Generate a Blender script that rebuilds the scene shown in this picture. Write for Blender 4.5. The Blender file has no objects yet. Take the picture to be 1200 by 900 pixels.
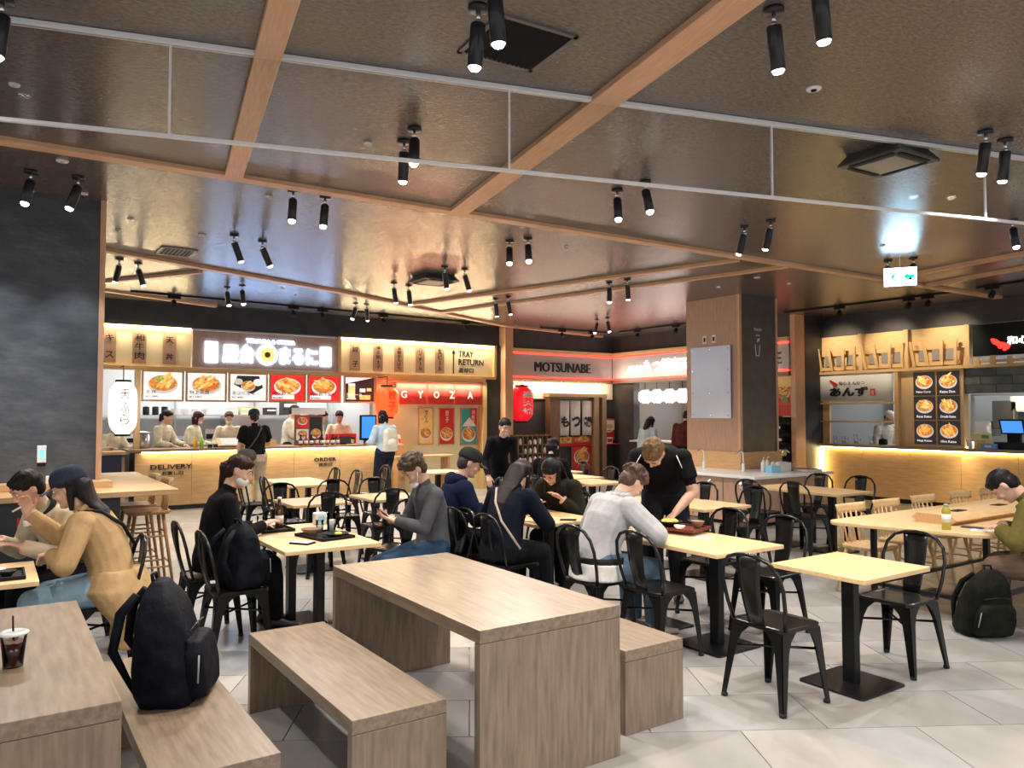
import bpy, bmesh, math, random
import numpy as np
from math import sin, cos, pi, radians
from mathutils import Vector, Matrix, Euler
random.seed(7)
SC = bpy.context.scene
COL = SC.collection

# ------------------------------------------------------------------ camera
# world: X runs along the left stall wall, Y runs into the room along the right stall wall, Z up (metres)
cam = bpy.data.cameras.new('camera'); cam.sensor_width = 36; cam.lens = 27.0
cam_ob = bpy.data.objects.new('camera', cam); COL.objects.link(cam_ob)
cam_ob.location = (0, 0, 1.65); cam_ob.rotation_euler = (radians(92.2), 0, radians(-34.1))
cam.clip_start = .05; cam.clip_end = 200
SC.camera = cam_ob
# ------------------------------------------------------------------ world, exposure
SC.view_settings.view_transform = 'Standard'; SC.view_settings.look = 'None'
SC.view_settings.gamma = 1; SC.view_settings.use_curve_mapping = False
SC.view_settings.exposure = 0.70
W = bpy.data.worlds.new('mall_light'); SC.world = W; W.use_nodes = True
W.node_tree.nodes['Background'].inputs[0].default_value = (.93, .95, 1, 1)
W.node_tree.nodes['Background'].inputs[1].default_value = .50
SPOT_W = 84.0        # each ceiling spotlight
KITCHEN_W = 42.0     # each kitchen light panel
def area(name, loc, size, watts, color=(1, .96, .9), rot=(0, 0, 0)):
    l = bpy.data.lights.new(name, 'AREA'); l.shape = 'RECTANGLE'; l.size = size[0]; l.size_y = size[1]
    l.energy = watts; l.color = color
    o = bpy.data.objects.new(name, l); COL.objects.link(o); o.location = loc; o.rotation_euler = rot
    return o
# luminous panels of the concourse behind the viewer and the kitchens of the stalls
area('concourse_light', (-2.5, -3.5, 3.5), (4, 3), 210, (1, .97, .94))
area('concourse_light', (3.5, -3.0, 3.5), (4, 3), 210, (1, .97, .94))
area('kitchen_light', (3.0, 15.9, 2.95), (2.4, 1.0), KITCHEN_W, (1, .97, .92))
area('kitchen_light', (5.8, 15.9, 2.95), (2.0, 1.0), KITCHEN_W, (1, .97, .92))
area('kitchen_light', (14.6, 13.0, 2.9), (1.0, 1.6), KITCHEN_W, (1, .95, .88))
area('kitchen_light', (16.0, 8.0, 2.95), (1.2, 2.0), KITCHEN_W * .55, (1, .97, .92))
area('kitchen_light', (15.6, 5.6, 2.9), (1.2, 2.0), KITCHEN_W, (1, .97, .92))
# hidden light strips of the stall fronts, plus an added fill lamp for the alcove
WARM = (1, .80, .50)
area('fascia_strip', (1.3, 14.44, 3.12), (3.0, .04), 24, WARM, (radians(-40), 0, 0)); area('fascia_strip', (7.5, 14.44, 3.12), (3.5, .04), 30, WARM, (radians(-40), 0, 0))
area('counter_strip', (4.3, 14.12, .98), (4.3, .03), 10, WARM, (radians(-25), 0, 0)); area('counter_strip', (13.80, 6.6, .98), (5.4, .03), 14, (1, .78, .42), (0, radians(-25), pi / 2 * 0))
area('alcove_fill', (7.8, 14.30, 2.32), (2.3, .05), 34, (1, .86, .55), (radians(-22), 0, 0))  # added lamp, no fitting behind it, brightens the cream alcove wall
area('fascia_strip', (11.3, 14.35, 2.50), (3.0, .04), 9, (1, .9, .75), (radians(-125), 0, 0)); area('fascia_strip', (12.7, 12.2, 2.50), (.04, 4.6), 9, (1, .9, .8), (0, radians(-125), 0))

# ------------------------------------------------------------------ materials
MATS = {}
def mat(name, color, rough=.5, metal=0., emit=None, es=0., spec=.5, coat=0.):
    if name in MATS: return MATS[name]
    m = bpy.data.materials.new(name); m.use_nodes = True
    b = m.node_tree.nodes['Principled BSDF']
    b.inputs['Base Color'].default_value = (*color, 1); b.inputs['Roughness'].default_value = rough
    b.inputs['Metallic'].default_value = metal; b.inputs['Specular IOR Level'].default_value = spec
    if coat: b.inputs['Coat Weight'].default_value = coat; b.inputs['Coat Roughness'].default_value = .15
    if emit: b.inputs['Emission Color'].default_value = (*emit, 1); b.inputs['Emission Strength'].default_value = es
    m.diffuse_color = (*color, 1)
    MATS[name] = m; return m
def noisy(name, c1, c2, scale=(1, 1, 1), nscale=8., rough=.5, metal=0., bump=0., detail=4., lo=.35, hi=.65, spec=.5, bscale=None, rvar=0., coat=0., sheen=0.):
    """two tones mixed by stretched noise, in object space"""
    m = mat(name, c1, rough, metal, spec=spec, coat=coat)
    n = m.node_tree.nodes; l = m.node_tree.links; b = n['Principled BSDF']
    tc = n.new('ShaderNodeTexCoord'); mp = n.new('ShaderNodeMapping'); mp.inputs['Scale'].default_value = scale
    nz = n.new('ShaderNodeTexNoise'); nz.inputs['Scale'].default_value = nscale; nz.inputs['Detail'].default_value = detail
    cr = n.new('ShaderNodeValToRGB'); cr.color_ramp.elements[0].position = lo; cr.color_ramp.elements[1].position = hi
    cr.color_ramp.elements[0].color = (*c1, 1); cr.color_ramp.elements[1].color = (*c2, 1)
    l.new(tc.outputs['Object'], mp.inputs['Vector']); l.new(mp.outputs[0], nz.inputs['Vector'])
    l.new(nz.outputs['Fac'], cr.inputs['Fac']); l.new(cr.outputs['Color'], b.inputs['Base Color'])
    if bump:
        bp = n.new('ShaderNodeBump'); bp.inputs['Strength'].default_value = bump; bp.inputs['Distance'].default_value = .01
        if bscale:
            n2 = n.new('ShaderNodeTexNoise'); n2.inputs['Scale'].default_value = bscale; n2.inputs['Detail'].default_value = 3
            l.new(mp.outputs[0], n2.inputs['Vector']); l.new(n2.outputs['Fac'], bp.inputs['Height'])
        else: l.new(nz.outputs['Fac'], bp.inputs['Height'])
        l.new(bp.outputs['Normal'], b.inputs['Normal'])
    if sheen: b.inputs['Sheen Weight'].default_value = sheen
    return m
def wood(name, c1, c2, axis='x', rough=.42, g=9.):
    s = {'x': (.6, 6, 6), 'y': (6, .6, 6), 'z': (6, 6, .6)}[axis]
    return noisy(name, c1, c2, s, g, rough, bump=.06, detail=6, lo=.3, hi=.72)
def glow(name, color, s): return mat(name, (min(1, color[0]), min(1, color[1]), min(1, color[2])), .5, emit=color, es=s)

M_top = {a: wood('maple_' + a, (.66, .44, .215), (.80, .57, .31), a, .38) for a in 'xyz'}
M_grey = {a: wood('greige_oak_' + a, (.160, .115, .078), (.285, .21, .147), a, .36, 7.) for a in 'xyz'}
M_oak = {a: wood('oak_' + a, (.56, .33, .15), (.68, .43, .22), a, .42) for a in 'xyz'}
M_trim = {a: wood('ceiling_wood_' + a, (.60, .34, .20), (.74, .45, .27), a, .45) for a in 'xyz'}
M_pine = {a: wood('pale_cedar_' + a, (.66, .42, .19), (.78, .54, .28), a, .5) for a in 'xyz'}
M_walnut = {a: wood('walnut_' + a, (.16, .085, .045), (.26, .14, .075), a, .5) for a in 'xyz'}
M_column = wood('rosy_laminate_z', (.40, .245, .165), (.50, .32, .225), 'z', .4)
M_counterw = noisy('counter_panel_wood', (.58, .355, .16), (.68, .44, .215), (.5, .5, 4), 8, .45, bump=.25, bscale=16)
M_blackm = mat('black_metal', (.006, .006, .007), .34, .0, spec=.35)
M_blacks = noisy('worn_black_steel', (.005, .005, .005), (.018, .014, .011), nscale=5, rough=.27, metal=0, lo=.5, hi=.9, spec=.4)
M_rubber = mat('rubber', (.01, .01, .01), .8)
M_steel = mat('stainless', (.55, .56, .57), .28, 1.)
M_chrome = mat('chrome', (.8, .8, .82), .12, 1.)
M_white = mat('white_paint', (.78, .77, .75), .5)
M_whiteg = mat('white_solid_surface', (.82, .82, .80), .25)
M_black = mat('matt_black', (.006, .006, .007), .6, spec=.25)
M_cream = noisy('cream_wall', (.78, .69, .42), (.82, .73, .46), nscale=3, rough=.7)
M_dark = noisy('dark_charcoal_wall', (.022, .025, .032), (.036, .038, .044), nscale=4, rough=.5, bump=.1, bscale=30)
M_dark2 = noisy('dark_grey_wall', (.055, .052, .052), (.075, .07, .068), nscale=4, rough=.5, bump=.1, bscale=30)
M_slatew = noisy('slate_plaster', (.045, .052, .066), (.078, .084, .096), (1, 1, 2.2), 5, .42, bump=.35, bscale=13)
M_kitchen = mat('kitchen_wall', (.62, .65, .68), .4)
M_paper = mat('paper', (.8, .8, .78), .7)
M_red = mat('red_print', (.72, .025, .02), .5)
M_redcloth = noisy('red_cloth', (.62, .03, .025), (.72, .05, .04), nscale=6, rough=.85)
M_ink = mat('black_ink', (.008, .008, .008), .6)
M_lettw = glow('lit_white_letters', (.38, .62, 1), 9.); M_lettw2 = glow('lit_soft_white_letters', (1, .96, .9), 2.2)
M_skin = noisy('skin', (.62, .36, .245), (.68, .41, .29), nscale=14, rough=.5)
M_glass = None
def make_glass():
    m = bpy.data.materials.new('clear_glass'); m.use_nodes = True; n = m.node_tree.nodes; l = m.node_tree.links
    n.clear(); out = n.new('ShaderNodeOutputMaterial'); mx = n.new('ShaderNodeMixShader'); tr = n.new('ShaderNodeBsdfTransparent')
    gl = n.new('ShaderNodeBsdfGlossy'); fr = n.new('ShaderNodeLayerWeight'); fr.inputs["Blend"].default_value = .12
    gl.inputs['Roughness'].default_value = .03; tr.inputs[0].default_value = (.93, .95, .95, 1)
    l.new(fr.outputs[0], mx.inputs[0]); l.new(tr.outputs[0], mx.inputs[1]); l.new(gl.outputs[0], mx.inputs[2]); l.new(mx.outputs[0], out.inputs[0])
    return m
M_glass = make_glass()

# ------------------------------------------------------------------ mesh helpers
class MB:
    """collects shapes; build() links them as one mesh object"""
    def __init__(s): s.v = []; s.f = []; s.mi = []; s.sm = []
    def add(s, vs, fs, m=0, smooth=False, T=None):
        k = len(s.v)
        if T is not None: vs = [tuple(T @ Vector(p)) for p in vs]
        s.v += [tuple(p) for p in vs]
        for f in fs: s.f.append([i + k for i in f]); s.mi.append(m); s.sm.append(smooth)
        return s
    def box(s, x0, x1, y0, y1, z0, z1, m=0, T=None):
        x0, x1 = min(x0, x1), max(x0, x1); y0, y1 = min(y0, y1), max(y0, y1); z0, z1 = min(z0, z1), max(z0, z1)
        v = [(x0, y0, z0), (x1, y0, z0), (x1, y1, z0), (x0, y1, z0), (x0, y0, z1), (x1, y0, z1), (x1, y1, z1), (x0, y1, z1)]
        return s.add(v, [(3, 2, 1, 0), (4, 5, 6, 7), (0, 1, 5, 4), (1, 2, 6, 5), (2, 3, 7, 6), (3, 0, 4, 7)], m, T=T)
    def prism(s, poly, h0, h1, m=0, T=None):
        """polygon in xy extruded in z"""
        n = len(poly); v = [(x, y, h0) for x, y in poly] + [(x, y, h1) for x, y in poly]
        fs = [list(range(n))[::-1], list(range(n, 2 * n))] + [(i, (i + 1) % n, (i + 1) % n + n, i + n) for i in range(n)]
        return s.add(v, fs, m, T=T)
    def rings(s, rs, m=0, smooth=True, caps=True, T=None, flip=False):
        """rs: list of equal-length point rings"""
        n = len(rs[0]); v = [p for r in rs for p in r]; fs = []
        for j in range(len(rs) - 1):
            for i in range(n):
                fs.append((j * n + i, j * n + (i + 1) % n, (j + 1) * n + (i + 1) % n, (j + 1) * n + i))
        if caps: fs.append(list(range(n))[::-1]); fs.append([(len(rs) - 1) * n + i for i in range(n)])
        if flip: fs = [tuple(reversed(f)) for f in fs]
        return s.add(v, fs, m, smooth, T)
    def tube(s, pts, r, n=8, m=0, T=None, caps=True):
        """round tube through pts; r number or list"""
        pts = [Vector(p) for p in pts]; k = len(pts)
        rr = r if isinstance(r, (list, tuple)) else [r] * k
        rs = []; up = None
        for i, p in enumerate(pts):
            d = (pts[min(i + 1, k - 1)] - pts[max(i - 1, 0)])
            d = d.normalized() if d.length > 1e-9 else Vector((0, 0, 1))
            if up is None: up = Vector((0, 0, 1)) if abs(d.z) < .9 else Vector((1, 0, 0))
            a = up - d * up.dot(d); a = a.normalized() if a.length > 1e-6 else d.orthogonal().normalized()
            b = d.cross(a); up = a
            rs.append([tuple(p + (a * cos(2 * pi * q / n) + b * sin(2 * pi * q / n)) * rr[i]) for q in range(n)])
        return s.rings(rs, m, True, caps, T)
    def lathe(s, prof, n=20, m=0, c=(0, 0, 0), T=None, smooth=True):
        """profile (r, z) turned about z"""
        rs = [[(c[0] + max(r, 1e-4) * cos(2 * pi * q / n), c[1] + max(r, 1e-4) * sin(2 * pi * q / n), c[2] + z) for q in range(n)] for r, z in prof]
        return s.rings(rs, m, smooth, True, T)
    def ball(s, c, r, m=0, T=None, n=12, k=8):
        r = r if isinstance(r, (tuple, list)) else (r, r, r)
        rs = []
        for j in range(k + 1):
            t = -pi / 2 + pi * j / k; q = max(cos(t), .02)
            rs.append([(c[0] + r[0] * q * cos(2 * pi * i / n), c[1] + r[1] * q * sin(2 * pi * i / n), c[2] + r[2] * sin(t)) for i in range(n)])
        return s.rings(rs, m, True, True, T)
    def grid(s, fn, nu, nv, th, m=0, smooth=True):
        """a sheet fn(u,v)->(point, normal) with thickness"""
        a = [[fn(i / nu, j / nv) for j in range(nv + 1)] for i in range(nu + 1)]
        top = [Vector(p) + Vector(n_) * th / 2 for r in a for p, n_ in r]; bot = [Vector(p) - Vector(n_) * th / 2 for r in a for p, n_ in r]
        k = (nu + 1) * (nv + 1); id_ = lambda i, j: i * (nv + 1) + j; fs = []
        for i in range(nu):
            for j in range(nv):
                q = (id_(i, j), id_(i + 1, j), id_(i + 1, j + 1), id_(i, j + 1)); fs.append(q); fs.append(tuple(x + k for x in reversed(q)))
        for i in range(nu):
            for j in (0, nv):
                q = (id_(i, j), id_(i + 1, j), id_(i + 1, j) + k, id_(i, j) + k); fs.append(q if j else tuple(reversed(q)))
        for j in range(nv):
            for i in (0, nu):
                q = (id_(i, j), id_(i, j + 1), id_(i, j + 1) + k, id_(i, j) + k); fs.append(tuple(reversed(q)) if i else q)
        return s.add([tuple(p) for p in top + bot], fs, m, smooth)
    def mesh(s, name, mats, origin=(0, 0, 0)):
        me = bpy.data.meshes.new(name)
        ox, oy, oz = origin
        me.from_pydata([(x - ox, y - oy, z - oz) for x, y, z in s.v], [], s.f)
        mats = mats if isinstance(mats, (list, tuple)) else [mats]
        for q in mats: me.materials.append(q)
        me.polygons.foreach_set('material_index', s.mi); me.polygons.foreach_set('use_smooth', s.sm); me.update()
        return me
    def build(s, name, mats, parent=None, bevel=0., origin=None):
        if origin is None:
            if parent is None:
                a = np.array(s.v); lo = a.min(0); hi = a.max(0)
                origin = ((lo[0] + hi[0]) / 2, (lo[1] + hi[1]) / 2, lo[2])
            else: origin = (0, 0, 0)
        o = bpy.data.objects.new(name, s.mesh(name, mats, origin)); COL.objects.link(o)
        o.location = (0, 0, 0) if parent else origin
        if parent: o.parent = parent
        if bevel:
            b = o.modifiers.new('bevel', 'BEVEL'); b.width = bevel; b.segments = 2; b.limit_method = 'ANGLE'; b.angle_limit = radians(50)
        return o
def tag(o, label=None, cat=None, group=None, kind=None):
    if label: o['label'] = label
    if cat: o['category'] = cat
    if group: o['group'] = group
    if kind: o['kind'] = kind
    return o
def thing(name, label, cat, loc=(0, 0, 0), rz=0., group=None):
    o = bpy.data.objects.new(name, None); COL.objects.link(o); o.empty_display_size = .05
    o.location = loc; o.rotation_euler = (0, 0, rz)
    return tag(o, label, cat, group)
def struct(name, mb, m, parent=None, bevel=0.):
    o = mb.build(name, m, parent, bevel)
    if parent is None: o['kind'] = 'structure'
    return o
KIDS = {}
def copy_tree(o, parent=None):
    c = o.copy(); COL.objects.link(c); c.parent = parent
    for ch in list(o.children): copy_tree(ch, c)
    return c
def place(proto, first, loc, rz, label, group=None):
    o = proto if first else copy_tree(proto)
    o.location = loc; o.rotation_euler = (0, 0, rz); o['label'] = label
    if group: o['group'] = group
    return o
FACE = {'+Y': 0., '-X': pi / 2, '-Y': pi, '+X': -pi / 2}      # rz that turns local +Y (front) to that way
# frames of the two wall directions: u, z, d (d = how far it stands out of the wall)
class Wall:
    def __init__(s, kind, c): s.k = kind; s.c = c
    def p(s, u, z, d=0): return (u, s.c - d, z) if s.k == 'Y' else (s.c - d, u, z)
    def box(s, mb, u0, u1, z0, z1, d0, d1, m=0):
        a = s.p(u0, z0, d0); b = s.p(u1, z1, d1)
        return mb.box(a[0], b[0], a[1], b[1], a[2], b[2], m)
    def poly(s, mb, pts, d0, d1, m=0):
        n = len(pts); v = [s.p(u, z, d0) for u, z in pts] + [s.p(u, z, d1) for u, z in pts]
        fs = [list(range(n)), list(range(n, 2 * n))[::-1]] + [(i, i + n, (i + 1) % n + n, (i + 1) % n) for i in range(n)]
        area2 = sum(pts[i][0] * pts[(i + 1) % n][1] - pts[(i + 1) % n][0] * pts[i][1] for i in range(n))
        flip = (area2 > 0) == (s.k == 'Y')
        if flip: fs = [tuple(reversed(f)) for f in fs]
        return mb.add(v, fs, m)
    def ell(s, mb, u, z, a, b, d0, d1, m=0, rot=0., n=18):
        pts = [(u + a * cos(t) * cos(rot) - b * sin(t) * sin(rot), z + a * cos(t) * sin(rot) + b * sin(t) * cos(rot)) for t in [2 * pi * i / n for i in range(n)]]
        return s.poly(mb, pts, d0, d1, m)
    def sgn(s): return 1 if s.k == 'Y' else -1      # screen right is +u on Y walls, -u on X walls
TXT = {}
def text_geo(string, depth, bold):
    key = (string, depth, bold)
    if key not in TXT:
        cu = bpy.data.curves.new('t', 'FONT'); cu.body = string; cu.align_x = 'LEFT'; cu.extrude = depth; cu.offset = bold; cu.resolution_u = 2
        cu.size = 1; cu.space_line = .95
        o = bpy.data.objects.new('t', cu); COL.objects.link(o)
        dg = bpy.context.evaluated_depsgraph_get(); me = bpy.data.meshes.new_from_object(o.evaluated_get(dg))
        n = len(me.vertices); a = np.zeros(n * 3); me.vertices.foreach_get('co', a); a = a.reshape(-1, 3)
        TXT[key] = (a, [list(p.vertices) for p in me.polygons])
        bpy.data.objects.remove(o); bpy.data.curves.remove(cu); bpy.data.meshes.remove(me)
    return TXT[key]
def text(mb, wall, string, u0, u1, z0, z1, d, th=.004, m=0, bold=0.):
    """lettering filling the box u0..u1 (left to right on screen), z0..z1"""
    a, fs = text_geo(string, .05, bold)
    if len(a) == 0: return mb
    lo = a.min(0); hi = a.max(0); w = max(hi[0] - lo[0], 1e-4); h = max(hi[1] - lo[1], 1e-4)
    vs = []
    for x, y, z in a:
        u = u0 + (x - lo[0]) / w * (u1 - u0); zz = z0 + (y - lo[1]) / h * (z1 - z0)
        vs.append(wall.p(u, zz, d + (z + .05) / .1 * th))
    return mb.add(vs, fs, m)
def vtext(mb, wall, string, uc, w, z0, z1, d, m=0, bold=.02, th=.004):
    """a column of characters, top to bottom"""
    n = len(string); h = (z1 - z0) / n; g = wall.sgn()
    for i, ch in enumerate(string):
        zt = z1 - i * h
        hh = h * .82
        if ch == 'ー':
            wall.box(mb, uc - w * .08, uc + w * .08, zt - hh, zt, d, d + th, m); continue
        text(mb, wall, ch, uc - g * w / 2, uc + g * w / 2, zt - hh, zt, d, th, m, bold)
    return mb
# ------------------------------------------------------------------ the room shell
CH = 3.6
# floor: a mortar bed with large stone tiles laid at an angle, each tile cut from a two-toned slab
struct('floor', MB().box(-7, 21, -5, 19, -.12, -.012), mat('grout', (.30, .29, .28), .8))
FLOOR = bpy.data.objects['floor']
def stone(name, c):
    k = 1.16
    return noisy(name, tuple(x * .86 for x in c), tuple(min(1, x * k) for x in c), (1.2, .5, 1), 3.2, .34, bump=.12, bscale=9, lo=.3, hi=.7, detail=8)
STONES = [stone('stone_pale', (.385, .37, .345)), stone('stone_mid', (.335, .32, .30)), stone('stone_grey', (.28, .27, .258)), stone('stone_cool', (.305, .303, .303))]
TL, TWd = .94, .50; ang = radians(-31); ca, sa = cos(ang), sin(ang)
rnd = random.Random(3); variants = []
for k in range(14):
    a, b = rnd.sample(range(4), 2); L, Wd = TL - .006, TWd - .006; g = .012
    if k % 4 == 3: b = a
    x1 = rnd.uniform(.15, .55) * L; x2 = rnd.uniform(.45, .85) * L
    if k % 2: x1, x2 = x2, x1
    t = MB()
    t.add([(0, 0, 0), (x1, 0, 0), (x2, Wd, 0), (0, Wd, 0), (L, 0, 0), (L, Wd, 0), (0, 0, -g), (L, 0, -g), (L, Wd, -g), (0, Wd, -g)],
          [(0, 1, 2, 3), (6, 7, 4, 1, 0), (8, 9, 3, 2, 5), (9, 6, 0, 3), (7, 8, 5, 4)], 0)
    t.add([(x1, 0, 0), (L, 0, 0), (L, Wd, 0), (x2, Wd, 0)], [(0, 1, 2, 3)], 1)
    variants.append(t.mesh('tile', [STONES[a], STONES[b]]))
cells = []
for j in range(-30, 60):
    for i in range(-30, 40):
        u = (i + (j % 2) * .5) * TL; v = j * TWd
        x = u * ca - v * sa; y = u * sa + v * ca
        if -4.5 < x < 17 and -3.5 < y < 16.6:
            cx, cy = x + .3, y; dep = cx * .5606 + cy * .828; lat = cx * .828 - cy * .5606
            vis = dep > 1.5 and abs(lat) < dep * .72 + .5
            cells.append((not vis, dep, x, y))
cells.sort()
rest = MB()
for q, (hid, dep, x, y) in enumerate(cells):
    if q < 296 and not hid:
        o = bpy.data.objects.new('tile', rnd.choice(variants)); COL.objects.link(o); o.parent = FLOOR
        o.location = (x - FLOOR.location.x, y - FLOOR.location.y, -FLOOR.location.z); o.rotation_euler = (0, 0, ang)
    else:
        T = Matrix.Translation((x, y, 0)) @ Matrix.Rotation(ang, 4, 'Z')
        a, b = rnd.sample(range(4), 2); L, Wd = TL - .006, TWd - .006; x1 = rnd.uniform(.15, .85) * L; x2 = L - x1
        rest.add([(0, 0, 0), (x1, 0, 0), (x2, Wd, 0), (0, Wd, 0)], [(0, 1, 2, 3)], a, T=T)
        rest.add([(x1, 0, 0), (L, 0, 0), (L, Wd, 0), (x2, Wd, 0)], [(0, 1, 2, 3)], b, T=T)
rest.box(14.1, 20, 3, 17, -.011, -.001, 2); rest.box(-4, 13, 16.4, 18, -.011, -.001, 2)
o = rest.build('tile', STONES, None, origin=(0, 0, 0)); o.parent = FLOOR; o.location = (-FLOOR.location.x, -FLOOR.location.y, -FLOOR.location.z); o['kind'] = 'stuff'

# ceiling: dark embossed board, semi gloss
mc = noisy('embossed_dark_ceiling', (.085, .068, .060), (.165, .138, .124), (1, 2.4, 1), 26, .23, bump=.32, bscale=34, lo=.3, hi=.7, spec=.75, detail=5)
struct('ceiling', MB().box(-7, 21, -5, 19, CH, CH + .15), mc)
# wooden strips laid into the ceiling
STR = [((-.6, 6.50), (13.9, 6.02), .13), ((1.0, 3.0), (1.585, 6.36), .14), ((.39, -.4), (1.0, 3.0), .14), ((2.2, -.9), (3.665, 6.33), .19),
       ((6.12, 12.3), (7.74, 6.35), .10), ((7.08, 12.85), (8.62, 6.28), .10), ((1.0, 10.15), (4.57, 11.6), .12), ((4.57, 11.6), (9.32, 14.05), .12), ((9.32, 14.05), (12.7, 14.72), .10),
       ((1.2, 12.85), (2.32, 11.0), .08), ((1.2, 13.4), (3.3, 14.4), .10), ((10.60, 5.95), (10.1, 3.2), .12), ((11.60, 5.98), (11.0, 3.2), .12)]
for k, (a, b, w) in enumerate(STR):
    a = Vector(a); b = Vector(b); L = (b - a).length; an = math.atan2(b.y - a.y, b.x - a.x)
    t = MB().box(-L / 2, L / 2, -w / 2, w / 2, 0, .045)
    o = t.build('trim_%d' % (k + 1), M_trim['x'], None, .004, origin=(0, 0, 0)); o['kind'] = 'structure'
    o.location = ((a.x + b.x) / 2, (a.y + b.y) / 2, CH - .035 - .0006 * k); o.rotation_euler = (0, 0, an)

# glass smoke barrier hanging from the ceiling
e0 = Vector((-2.0, 5.05)); e1 = Vector((8.0, 2.14)); L = (e1 - e0).length; an = math.atan2(e1.y - e0.y, e1.x - e0.x)
b = thing('smoke_barrier', 'long glass smoke barrier with thin white rails crossing the ceiling', 'glass barrier', (e0.x, e0.y, CH - .52), an)
m_rail = mat('white_rail', (.80, .80, .80), .35)
MB().box(0, L, -.02, .02, .49, .518).build('rail', m_rail, b, .003); tag(b.children[0], 'white upper rail')
MB().box(0, L, -.012, .012, -.002, .018).build('rail', m_rail, b, .002)
js = [(Vector(p) - e0).length for p in ((.729, 4.244), (2.508, 3.731), (4.273, 3.212), (6.067, 2.703))]
js = [0, js[0] - 1.85 + .0] + js + [L]
js = sorted(set(js))
for i in range(len(js) - 1):
    MB().box(js[i] + .006, js[i + 1] - .006, -.004, .004, .018, .49).build('glass_pane', M_glass, b)
    if 0 < i: MB().box(js[i] - .006, js[i] + .006, -.007, .007, .018, .49).build('joint_strip', m_rail, b)

# ---- left slate wall (a partition end) with a wooden edge
struct('wall_left', MB().box(-4, .79, 7.9, 8.5, 0, CH), M_slatew)
struct('trim_14', MB().box(.79, .835, 7.88, 8.52, 0, CH), M_trim['z'])
# ---- dark bulkheads above the stalls
struct('wall_back', MB().box(-4, 9.47, 14.5, 14.7, 3.17, CH).box(9.37, 9.47, 14.45, 14.7, 2.41, 3.17).box(9.09, 9.47, 14.45, 14.7, 0, 2.41), M_dark)
struct('trim_15', MB().box(9.47, 9.68, 14.25, 14.5, 0, CH), M_trim['z'])
struct('wall_back_recess', MB().box(9.5, 13.3, 14.78, 14.95, 0, CH), M_dark2)
struct('wall_right', MB().box(13.1, 13.3, 9.38, 11.9, 0, .9).box(13.1, 13.3, 9.38, 14.78, 2.45, CH).box(13.1, 13.3, 14.0, 14.78, 0, 2.5).box(13.1, 13.3, 9.85, 12.2, 0, 2.5), M_dark2)
struct('trim_16', MB().box(13.02, 13.32, 9.33, 9.44, 0, CH), M_trim['z'])
struct('wall_right_return', MB().box(13.32, 14.2, 9.40, 9.6, 0, CH), M_dark)
struct('wall_right_front', MB().box(14.05, 14.25, 2.6, 9.6, 3.19, CH), M_dark2)
# kitchens behind the stalls
struct('wall_kitchen_back', MB().box(-1, 9.4, 17.0, 17.15, 0, 3.2), M_kitchen); struct('wall_kitchen_side', MB().box(6.52, 6.6, 14.92, 17.0, 0, 3.2), M_kitchen); struct('ceiling_kitchen', MB().box(-1, 6.6, 14.75, 17, 3.17, 3.2), M_kitchen)
struct('wall_hotpot_kitchen', MB().box(15.62, 15.75, 9.7, 16, 0, 3.2), mat('warm_kitchen_wall', (.30, .26, .22), .5)); struct('wall_hotpot_kitchen_side', MB().box(13.3, 15.6, 14.78, 14.95, 0, 3.2), mat('warm_kitchen_wall', (.45, .40, .34), .5))
mgk = mat('grey_kitchen_wall', (.28, .30, .32), .4); struct('wall_right_kitchen', MB().box(17.0, 17.15, 2.6, 9.6, 0, 3.2), mgk); struct('wall_right_kitchen_side', MB().box(14.2, 17.0, 9.61, 9.7, 0, 3.2), mgk); struct('ceiling_right_kitchen', MB().box(14.26, 17.0, 2.6, 9.6, 3.17, 3.2), mgk)

# ---- column with handwash counter
c = thing('column', 'square food court column clad in rosy wood and dark grey board', 'column', (10.55, 8.85, 0))
def cb(x0, x1, y0, y1, z0, z1): return MB().box(x0 - 10.55, x1 - 10.55, y0 - 8.85, y1 - 8.85, z0, z1)
cb(10.08, 11.0, 8.28, 9.38, 0, CH).build('core', M_dark2, c)
cb(10.055, 10.08, 8.25, 9.40, 1.02, CH).build('wood_cladding', M_column, c); tag(c.children[-1], 'rosy vertical-grained wood side')
cb(10.10, 10.98, 8.255, 8.28, 1.02, CH).build('dark_board', noisy('column_dark_board', (.075, .073, .068), (.10, .097, .09), nscale=5, rough=.4), c)
cb(10.04, 10.10, 8.235, 8.28, 1.02, CH).build('corner_strip', M_trim['z'], c, .003)
cb(10.98, 11.02, 8.235, 8.28, 1.02, CH).build('corner_strip', M_trim['z'], c, .003)
cb(10.00, 11.04, 8.20, 8.25, .74, 1.02).build('plinth_panel', M_oak['x'], c)
cb(10.00, 10.055, 8.25, 9.42, .74, 1.02).build('plinth_panel', M_oak['y'], c)
WXc = Wall('X', 10.055)
wb = thing('whiteboard', 'frosted glass board bolted to the rosy side of the column', 'board', (10.05, 8.84, 1.57))
t = MB(); t.box(-.03, -.012, -.43, .43, 0, 1.21); t.build('panel', noisy('frosted_glass_board', (.58, .68, .88), (.72, .77, .86), nscale=1.2, rough=.25), wb, .004)
for yy in (-.38, 0, .38):
    for zz in (.05, .42, .80, 1.16): MB().lathe([(.012, 0), (.012, .022), (.008, .026)], 10, T=Matrix.Translation((-.012, yy, zz)) @ Matrix.Rotation(-pi / 2, 4, 'Y')).build('bolt', M_chrome, wb)
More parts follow.
